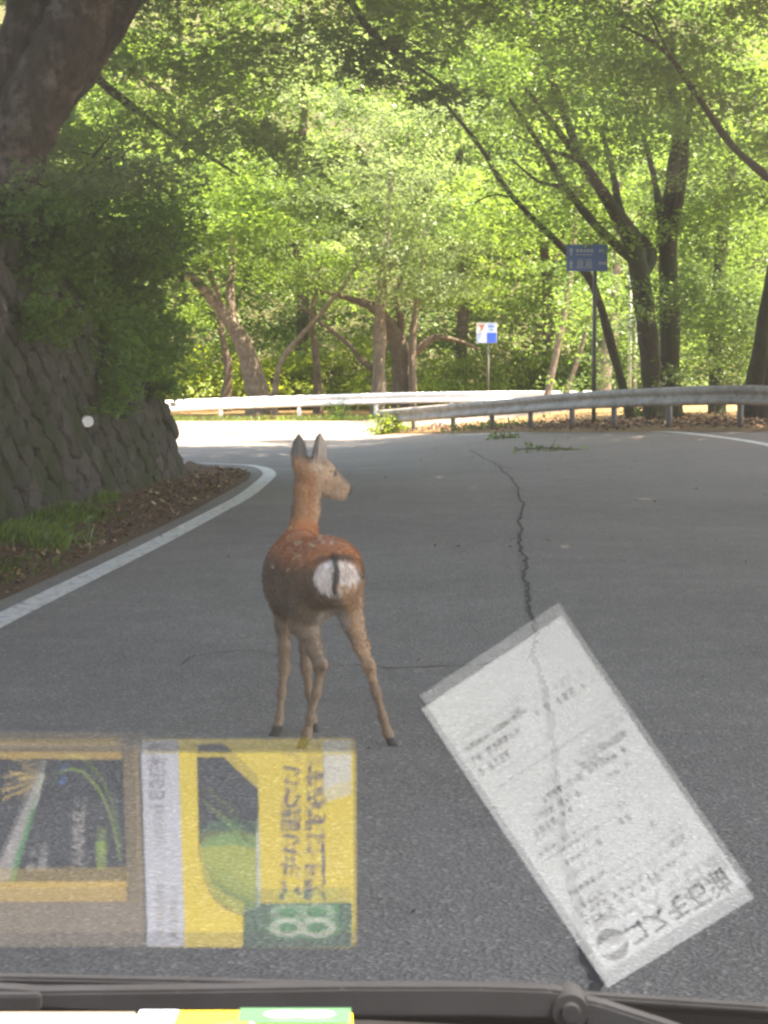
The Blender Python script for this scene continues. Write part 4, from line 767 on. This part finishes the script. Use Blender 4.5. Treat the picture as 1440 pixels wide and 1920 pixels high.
V = np.stack([root_ - sd_, root_ + sd_, root_ + d_ * ln[:, None]], 1).reshape(-1, 3); fc = dc[k] * rng.uniform(.75, 1.25, (len(k), 1))
coat = deer.part('coat', V, np.arange(len(V)).reshape(-1, 3), M['fur'], parent=body); set_colour(coat, np.clip(np.repeat(fc, 3, 0), 0, .95))
ec = P(625, 888, 7.440); b = bmesh.new(); bmesh.ops.create_uvsphere(b, u_segments=16, v_segments=10, radius=.0135, matrix=Matrix.Translation(ec)); deer.bm('eye', b, M['eye'], True, body)

# ------------------------------------------------------------------ the car: windshield, dashboard, wiper, bonnet
TH = R(51.0); ZP = None; YP = 0.885
d_ = ray(720, 1896); ZB = (CAM + d_ * (YP / d_[1]))[2]                    # top of the yellow pack, far edge, seen directly
BH = 0.030; ZD = ZB - BH                                                 # dashboard top
gn = np.array([0, math.sin(TH), math.cos(TH)])                            # glass normal (towards the road); glass leans back to the driver
def refl(v, c): return v - 2 * (v @ gn - c) * gn
def virt(px, py, z, c):                                                   # where the mirrored ray through a pixel meets height z
    o_ = refl(CAM, c); d = ray(px, py); d = d - 2 * (d @ gn) * gn; t = (z - o_[2]) / d[2]; return o_ + d * t
lo_, hi_ = .3, 2.5
f_ = lambda c: virt(720, 1776, ZB, c)[1] - YP
cs_ = np.linspace(.6, 2.2, 4000); vals = np.array([f_(c) for c in cs_]); ii = np.argmin(np.abs(vals)); GC = cs_[ii]
for _ in range(60):
    e = 1e-5; GC -= f_(GC) * e / (f_(GC + e) - f_(GC))
YG = (GC - ZD * math.cos(TH)) / math.sin(TH)                              # where the glass meets the dashboard
print('GLASS', GC, 'YG', YG, 'ZD', ZD, 'ZB', ZB, virt(1100, 1500, ZD, GC), virt(790, 1330, ZD, GC), virt(720, 0, ZD, GC))
M['dash'] = mat('dash_plastic', (.050, .050, .048), .75, .12, 60, bump=.002, spec=.2)
M['black'] = mat('black_rubber', (.008, .008, .009), .8, .2, 20, spec=.2)
M['wiper'] = mat('wiper_paint', (.012, .0135, .017), .7, .25, 30, spec=.25)
M['carpaint'] = mat('car_paint', (.05, .055, .06), .3, .1, 5)
n = N('windshield_glass'); n.t.nodes.remove(n.b)
geo = n.n('NewGeometry'); dot = n.n('VectorMath', operation='DOT_PRODUCT'); n.l(geo.outputs['Incoming'], dot.inputs[0]); n.l(geo.outputs['Normal'], dot.inputs[1])
ab = n.n('Math', operation='ABSOLUTE'); n.l(dot.outputs['Value'], ab.inputs[0]); om = n.n('Math', operation='SUBTRACT'); om.inputs[0].default_value = 1; n.l(ab.outputs[0], om.inputs[1])
pw = n.n('Math', operation='POWER'); n.l(om.outputs[0], pw.inputs[0]); pw.inputs[1].default_value = 5; fr = n.n('Math', operation='MULTIPLY_ADD'); n.l(pw.outputs[0], fr.inputs[0]); fr.inputs[1].default_value = .957; fr.inputs[2].default_value = .043
tr = n.n('BsdfTransparent'); tr.inputs[0].default_value = (.775, .785, .78, 1); gl = n.n('BsdfGlossy', Roughness=0.0); mx = n.n('MixShader'); n.l(fr.outputs[0], mx.inputs[0]); n.l(tr.outputs[0], mx.inputs[1]); n.l(gl.outputs[0], mx.inputs[2]); n.l(mx.outputs[0], n.out.inputs[0]); M['glass'] = n.m
car = T('car', (0, 1.2, 0), 'dark front of the car seen from inside: dashboard, windshield, wiper and short bonnet', 'car')
up = np.array([0, -math.cos(TH), math.sin(TH)]); base = np.array([0, YG, ZD]); V = []; F = []
for lay in (0, 1):
    o_ = base + gn * (.0045 * lay); k = len(V)
    for x, u in ((-.72, -.03), (.72, -.03), (.72, .8), (-.72, .8)): V.append(o_ + np.array([x, 0, 0]) + up * u + gn * (.0022 * x * lay))
    F.append((k, k + 1, k + 2, k + 3))
car.part('windshield', V, F, M['glass'])
b = bmesh.new(); box(b, -.75, .75, .30, YG - .004, ZD - .12, ZD - .0005, .012); car.bm('dashboard', b, M['dash'], True)
b = bmesh.new(); box(b, -.75, .75, YG + .012, YG + .16, ZD - .14, ZD - .035, .008); car.bm('cowl_panel', b, M['black'])
V = []; F = []; pr_ = [(YG + .15, ZD - .05), (YG + .35, ZD - .16), (YG + .55, ZD - .30), (YG + .68, ZD - .46), (YG + .74, ZD - .75)]
xs_ = np.linspace(-.78, .78, 9)
for (yy, zz) in pr_:
    for x in xs_: V.append((x, yy - .12 * (x / .78) ** 2, zz - .05 * (x / .78) ** 2))
F = [(j * 9 + i, j * 9 + i + 1, j * 9 + i + 10, j * 9 + i + 9) for j in range(len(pr_) - 1) for i in range(8)]
car.part('bonnet', V, F, M['carpaint'], True)
for s_ in (-1, 1):
    b = bmesh.new(); bmesh.ops.create_cone(b, cap_ends=True, segments=28, radius1=.29, radius2=.29, depth=.17, matrix=Matrix.Translation((s_ * .66, .95, .29)) @ Matrix.Rotation(math.pi / 2, 4, 'Y')); bmesh.ops.bevel(b, geom=[e for e in b.edges if len(e.link_faces) == 2 and abs(e.verts[0].co.x - e.verts[1].co.x) < 1e-4], offset=.02, segments=2, affect='EDGES'); w_ = car.bm('tyre', b, M['black'])
    b = bmesh.new(); box(b, s_ * .78 - .02, s_ * .78 + .02, .25, YG + .6, .35, ZD - .55, .01); car.bm('side_sill', b, M['carpaint'])
b = bmesh.new(); box(b, -.74, .74, .4, YG + .68, .22, .5, .03); car.bm('underbody', b, M['black'])
for s_ in (-1, 1):                                                         # windshield pillars
    b = bmesh.new(); p0 = base + np.array([s_ * .75, 0, -.05]); p1 = p0 + up * .9; cyl(b, p0, p1, .035, .03, 10); car.bm('pillar', b, M['dash'], True)
    b = bmesh.new(); cyl(b, (s_ * .75, YG, ZD - .03), (s_ * .77, YG + .3, .4), .05, .06, 10); car.bm('front_post', b, M['carpaint'], True)
def bar(pts, thick, depth, m, nm, parent=None, bev=.0015):                # bar through pixel-specified upper/lower edges at real depth
    V = []
    for (px, y0, y1, Y) in pts:
        a_, c_ = P(px, y0, Y), P(px, y1, Y); V += [a_, a_ + [0, depth, 0], c_ + [0, depth, 0], c_]
    F = [(i * 4 + k, i * 4 + (k + 1) % 4, (i + 1) * 4 + (k + 1) % 4, (i + 1) * 4 + k) for i in range(len(pts) - 1) for k in range(4)]; F += [(3, 2, 1, 0), tuple((len(pts) - 1) * 4 + k for k in range(4))]
    b = bmesh.new(); vs = [b.verts.new(v) for v in V]
    for f in F: b.faces.new([vs[i] for i in f])
    bmesh.ops.recalc_face_normals(b, faces=b.faces); bmesh.ops.bevel(b, geom=list(b.edges), offset=bev, segments=2, affect='EDGES'); return car.bm(nm, b, m, False, parent)
YW = YG + .026
arm = bar([(-260, 1838, 1875, YW), (70, 1860, 1892, YW), (330, 1857, 1905, YW), (640, 1852, 1908, YW), (900, 1852, 1908, YW), (1030, 1856, 1912, YW), (1062, 1862, 1922, YW)], 0, .012, M['wiper'], 'wiper_arm')
bar([(-300, 1829, 1842, YW + .016), (0, 1832, 1845, YW + .016), (350, 1839, 1852, YW + .016), (700, 1849, 1862, YW + .016), (1100, 1866, 1880, YW + .016), (1440, 1889, 1904, YW + .016), (1760, 1915, 1930, YW + .016)], 0, .008, M['wiper'], 'wiper_blade', arm)
bar([(-300, 1843, 1895, YW + .019), (700, 1863, 1915, YW + .019), (1100, 1882, 1935, YW + .019), (1440, 1906, 1960, YW + .019), (1760, 1930, 1990, YW + .019)], 0, .006, M['black'], 'wiper_rubber', arm)
bar([(1096, 1876, 1925, YW), (1125, 1882, 1935, YW), (1260, 1925, 1975, YW), (1340, 1955, 1990, YW)], 0, .012, M['wiper'], 'wiper_arm_end', arm)
jc = P(1068, 1893, YW); b = bmesh.new(); cyl(b, jc + [0, .014, 0], jc - [0, .004, 0], .0098, .0090, 28); car.bm('wiper_joint', b, M['wiper'], False, arm)
b = bmesh.new(); cyl(b, jc - [0, .003, 0], jc - [0, .007, 0], .0054, .0046, 24); car.bm('joint_pin', b, M['wiper'], False, arm)
c_ = P(40, 1877, YW - .003); b = bmesh.new(); box(b, c_[0] - .012, c_[0] + .010, c_[1] - .003, c_[1] + .004, c_[2] - .0045, c_[2] + .004, .001); car.bm('wiper_clip', b, M['wiper'], False, arm)

# ------------------------------------------------------------------ receipt and pack lying on the dashboard (they show as reflections in the glass)
def flat(name, pxs, z, m, parent, loc, lift=0.0):
    V = [virt(x, y, z, GC) + [0, 0, lift] - loc for x, y in pxs]; return poly_obj(name, V, [list(range(len(V)))[::-1]], m, parent)
def plain(name, c, rough=.55): return mat(name, c, rough, .05, 40, spec=.3)
M['paper'] = plain('receipt_paper', (.74, .84, .92), .7); M['ink'] = plain('receipt_ink', (.10, .10, .11)); M['ink2'] = plain('receipt_ink_dark', (.03, .03, .035))
cor = [virt(x, y, ZD, GC) for x, y in ((790, 1330), (1050, 1157), (1410, 1682), (1137, 1850))]
rc = np.mean(cor, 0); rc[2] = ZD
rt = T('receipt', rc, 'white paper receipt with grey printing lying on the dashboard, mirrored in the windshield', 'receipt')
def rq(u, v_): a_, b_, c_, d_2 = cor; return (a_ * (1 - u) + b_ * u) * (1 - v_) + (d_2 * (1 - u) + c_ * u) * v_       # u across, v towards the heading
def rh(u, v_): return .0015 + .004 * (2 * v_ - 1) ** 4 + .003 * max(0, u - .75) * 4 * (1 - v_)
V = []; F = []; nu, nv = 10, 18
for lay in (0, 1):
    for j in range(nv + 1):
        for i in range(nu + 1): u, v_ = i / nu, j / nv; V.append(rq(u, v_) + [0, 0, rh(u, v_) - .00015 * lay])
o2 = (nu + 1) * (nv + 1); q0 = [j * (nu + 1) + i for j in range(nv) for i in range(nu)]
F = [(a, a + nu + 1, a + nu + 2, a + 1) for a in q0] + [(a + o2, a + o2 + 1, a + o2 + nu + 2, a + o2 + nu + 1) for a in q0]
sheet = rt.part('sheet', V, F, M['paper'], True)
def on_receipt(V2, lift=.0005): return [rq(u, v_) + [0, 0, rh(min(max(u, 0), 1), min(max(v_, 0), 1)) + lift] - rt.loc for u, v_ in V2]
def rtext(name, body, size, u, v_, m, bold=0.0, sy=1.0):
    V2, F2 = text_arrays(body, size, bold); W, H = .08, .16
    poly_obj(name, on_receipt([(u + p[0] / W, v_ + p[1] * sy / H) for p in V2]), F2, m, sheet)
rtext('shop_name', 'コスモ石油', .0112, .60, .905, M['ink2'], .0002, 1.15)
# the round mark before the shop's name: two facing crescents
A = []; 
for sgn, r_ in ((1, .0068), (-1, .0068)):
    A = [(.165 + r_ * math.cos(t) / .08, .90 + sgn * (r_ * math.sin(t) + .001) / .16) for t in np.linspace(.1, math.pi - .1, 14)] + [(.165 + r_ * .95 * math.cos(t) / .08, .90 + sgn * (r_ * .35 * math.sin(t) + .0012) / .16) for t in np.linspace(math.pi - .1, .1, 14)]
    poly_obj('round_mark', on_receipt(A), [list(range(len(A)))], M['ink2'] if sgn < 0 else M['ink'], sheet)
def smear(rows2, m):                                                       # lines of print too small to read
    V2 = []; F2 = []
    for (u0, u1, v0, hgt_) in rows2:
        u = u0
        while u < u1:
            w_ = random.uniform(.022, .04)
            for (du_, dv_, ww, hh) in ((0, 0, w_, .25), (0, .4, w_ * .8, .22), (w_ * .35, 0, w_ * .25, 1), (0, .78, w_, .2)):
                if random.random() < .8: k = len(V2); a0, b0 = u + du_, v0 + hgt_ * dv_; V2 += [(a0, b0), (a0 + ww, b0), (a0 + ww, b0 + hgt_ * hh), (a0, b0 + hgt_ * hh)]; F2.append([k, k + 1, k + 2, k + 3])
            u += w_ + random.choice([.008, .01, .012, .04])
    poly_obj('print', on_receipt(V2), F2, m, sheet)
smear([(.10, .62, .80, .018), (.10, .55, .775, .014), (.10, .30, .75, .014), (.55, .80, .785, .014), (.78, .86, .735, .02), (.12, .34, .70, .014), (.6, .66, .60, .02), (.74, .78, .655, .016), (.42, .46, .615, .02), (.2, .36, .62, .012), (.1, .4, .555, .012)], M['ink'])
smear([(.3, .85, .42, .022), (.25, .5, .46, .018), (.15, .42, .49, .02), (.75, .92, .385, .02), (.70, .86, .47, .014), (.6, .72, .40, .02), (.08, .30, .245, .026), (.08, .42, .205, .018), (.08, .5, .17, .014), (.55, .9, .195, .024), (.42, .52, .155, .02)], M['ink'])
V2, F2 = bars([(.12, .95, .325, .3275), (.08, .6, .585, .5875), (.3, .95, .715, .717)]); poly_obj('rule', on_receipt(V2), F2, M['ink'], sheet)

C_ = dict(yellow=(.84, .70, .04), amber=(.66, .47, .08), beige=(.25, .215, .165), tan=(.19, .15, .07), dark=(.012, .012, .014), stripe=(.58, .65, .80), greend=(.05, .14, .07), green=(.06, .30, .10), lime=(.42, .50, .06), leafg=(.22, .36, .05), purple=(.13, .10, .16), paleg=(.55, .66, .58), palew=(.72, .76, .70), blue=(.05, .16, .5), ray=(.55, .42, .12), grey=(.35, .36, .38))
PM = {k: plain('pack_' + k, v) for k, v in C_.items()}
def pack(name, label, quad, z, m, sidem):
    top = [virt(x, y, z, GC) for x, y in quad]; ce = np.mean(top, 0); loc = np.array([ce[0], ce[1], ZD]); t = T(name, loc, label, 'package', None)
    ctr = ce[:2]; V = [q for q in top] + [np.array([*(ctr + (q[:2] - ctr) * 1.03), ZD]) for q in top]
    b = bmesh.new(); vs = [b.verts.new(v) for v in V]
    for f in ((0, 1, 2, 3), (7, 6, 5, 4), (0, 4, 5, 1), (1, 5, 6, 2), (2, 6, 7, 3), (3, 7, 4, 0)): b.faces.new([vs[i] for i in f])
    bmesh.ops.recalc_face_normals(b, faces=b.faces); bmesh.ops.bevel(b, geom=list(b.edges), offset=.0012, segments=2, affect='EDGES'); body = t.bm('carton', b, m); return t, body
E = .00018
# left: beige leaflet box with a dark picture in an amber frame
bx_, bb = pack('leaflet_box', 'flat beige box with an amber-framed dark picture on the dashboard, mirrored in the windshield', [(-190, 1392), (258, 1400), (272, 1776), (-190, 1776)], ZB, PM['beige'], PM['beige'])
lf = lambda nm, px, m, k=1: flat(nm, px, ZB, PM[m], bb, bx_.loc, E * k)
lf('frame_panel', [(-180, 1400), (254, 1404), (262, 1690), (-180, 1692)], 'amber'); lf('frame_side', [(228, 1404), (253, 1404), (261, 1688), (238, 1688)], 'tan', 2); lf('frame_top', [(-180, 1401), (253, 1405), (253, 1409), (-180, 1409)], 'tan', 2)
lf('picture', [(-180, 1422), (230, 1424), (238, 1652), (-180, 1655)], 'dark', 2)
for k, a_ in enumerate(np.linspace(1.9, 3.6, 9)):
    x0, y0 = 92, 1462; ln_ = 60 + 30 * (k % 2); lf('light_ray', [(x0 + 6 * math.sin(a_), y0 + 6 * math.cos(a_)), (x0 + ln_ * math.cos(a_) - 7 * math.sin(a_), y0 - ln_ * math.sin(a_) * .42 + 20 * (k > 4) + 4), (x0 + ln_ * math.cos(a_) + 7 * math.sin(a_), y0 - ln_ * math.sin(a_) * .42 + 20 * (k > 4) + 12)], 'ray', 3)
lf('beam', [(74, 1450), (86, 1450), (28, 1652), (-14, 1652)], 'grey', 4); lf('beam_edge', [(62, 1515), (68, 1516), (28, 1653), (16, 1653)], 'green', 5); lf('beam_edge', [(80, 1450), (86, 1450), (70, 1512), (64, 1512)], 'paleg', 5)
ar = [(100 + 0, 1472), (112, 1446), (135, 1438), (160, 1445), (190, 1480), (212, 1530), (228, 1610)]; arc = ar + [(x - 4, y + 6) for x, y in ar[::-1]]; lf('arc', arc, 'leafg', 4)
lf('blue_spot', [(108, 1462), (114, 1452), (124, 1456), (124, 1468), (114, 1474)], 'blue', 4)
def ptext(nm, body, size, px, py, z, m, par, loc, k, bold=0.0, sy=1.0, sx=1.0):   # print reading towards the windshield
    V2, F2 = text_arrays(body, size, bold); c0 = virt(px, py, z, GC); poly_obj(nm, [np.array([c0[0] - v[1] * sy, c0[1] + v[0] * sx, z + E * k]) - loc for v in V2], F2, m, par)
ptext('lettering', 'SUMAIA', .0085, 148, 1572, ZB, PM['grey'], bb, bx_.loc, 4, .0002, 1.0, .9)
lf('leaf_mark', [(178, 1580), (198, 1576), (200, 1628), (182, 1630)], 'leafg', 4)
for k in range(2): lf('lettering', [(50 + 22 * k, 1620 - 12 * k), (66 + 22 * k, 1620 - 12 * k), (66 + 22 * k, 1632), (50 + 22 * k, 1632)], 'grey', 4)
# right: yellow and green pack
yx, yb_ = pack('yellow_pack', 'yellow and green pack with a pale blue stripe on the dashboard, mirrored in the windshield', [(262, 1412), (662, 1412), (662, 1778), (275, 1776)], ZB + .0005, PM['yellow'], PM['yellow'])
ZY = ZB + .0005; yf = lambda nm, px, m, k=1: flat(nm, px, ZY, PM[m], yb_, yx.loc, E * k)
yf('stripe', [(264, 1413), (334, 1413), (346, 1775), (276, 1775)], 'stripe')
yf('window', [(369, 1420), (420, 1420), (440, 1440), (484, 1480), (488, 1725), (455, 1718), (425, 1706), (400, 1686), (384, 1655), (373, 1600)], 'dark')
yf('window_glow', [(374, 1582), (400, 1566), (440, 1560), (484, 1570), (487, 1600), (440, 1590), (376, 1606)], 'green', 2); yf('window_glow', [(375, 1588), (440, 1584), (486, 1592), (487, 1690), (440, 1700), (400, 1678), (380, 1640)], 'lime', 3); yf('window_glow', [(384, 1640), (420, 1660), (470, 1690), (487, 1700), (487, 1722), (440, 1710), (404, 1686)], 'leafg', 4); yf('window_edge', [(480, 1560), (487, 1560), (489, 1724), (482, 1722)], 'paleg', 5)
for k in range(4): yf('streak', [(378 + 14 * k, 1500 + 10 * k), (381 + 14 * k, 1499 + 10 * k), (460 + 6 * k, 1572 + 4 * k), (457 + 6 * k, 1574 + 4 * k)], 'leafg', 2)
yf('pale_corner', [(606, 1415), (659, 1415), (659, 1490), (606, 1505)], 'palew', 2)
yf('green_panel', [(458, 1708), (488, 1700), (488, 1694), (660, 1692), (660, 1776), (458, 1776)], 'greend', 6); yf('green_patch', [(510, 1698), (640, 1697), (630, 1712), (520, 1714)], 'green', 7)
ptext('number', '8', .052, 575, 1739, ZY, PM['paleg'], yb_, yx.loc, 8, .0, .9, .42); ptext('number_fill', '8', .046, 575, 1739, ZY, PM['green'], yb_, yx.loc, 7, .004, .9, .42)
ptext('lettering', 'いつ細いキズ', .0125, 549, 1560, ZY, PM['purple'], yb_, yx.loc, 3, .0003, .9, .88); ptext('lettering', 'すみずに上質', .0125, 595, 1560, ZY, PM['purple'], yb_, yx.loc, 3, .0003, .9, .88)
ptext('lettering', '約031', .011, 296, 1470, ZY, PM['purple'], yb_, yx.loc, 2, .0, 1, 1)
for (x0, x1, y0, y1) in ((290, 306, 1520, 1600), (292, 308, 1660, 1760), (318, 332, 1690, 1765)):
    for k in range(int((y1 - y0) / 12)): yf('lettering', [(x0, y0 + 12 * k), (x1, y0 + 12 * k), (x1, y0 + 12 * k + 6), (x0, y0 + 12 * k + 6)], 'grey', 2)
yf('divider', [(286, 1604), (340, 1604), (340, 1606), (286, 1606)], 'grey', 2)
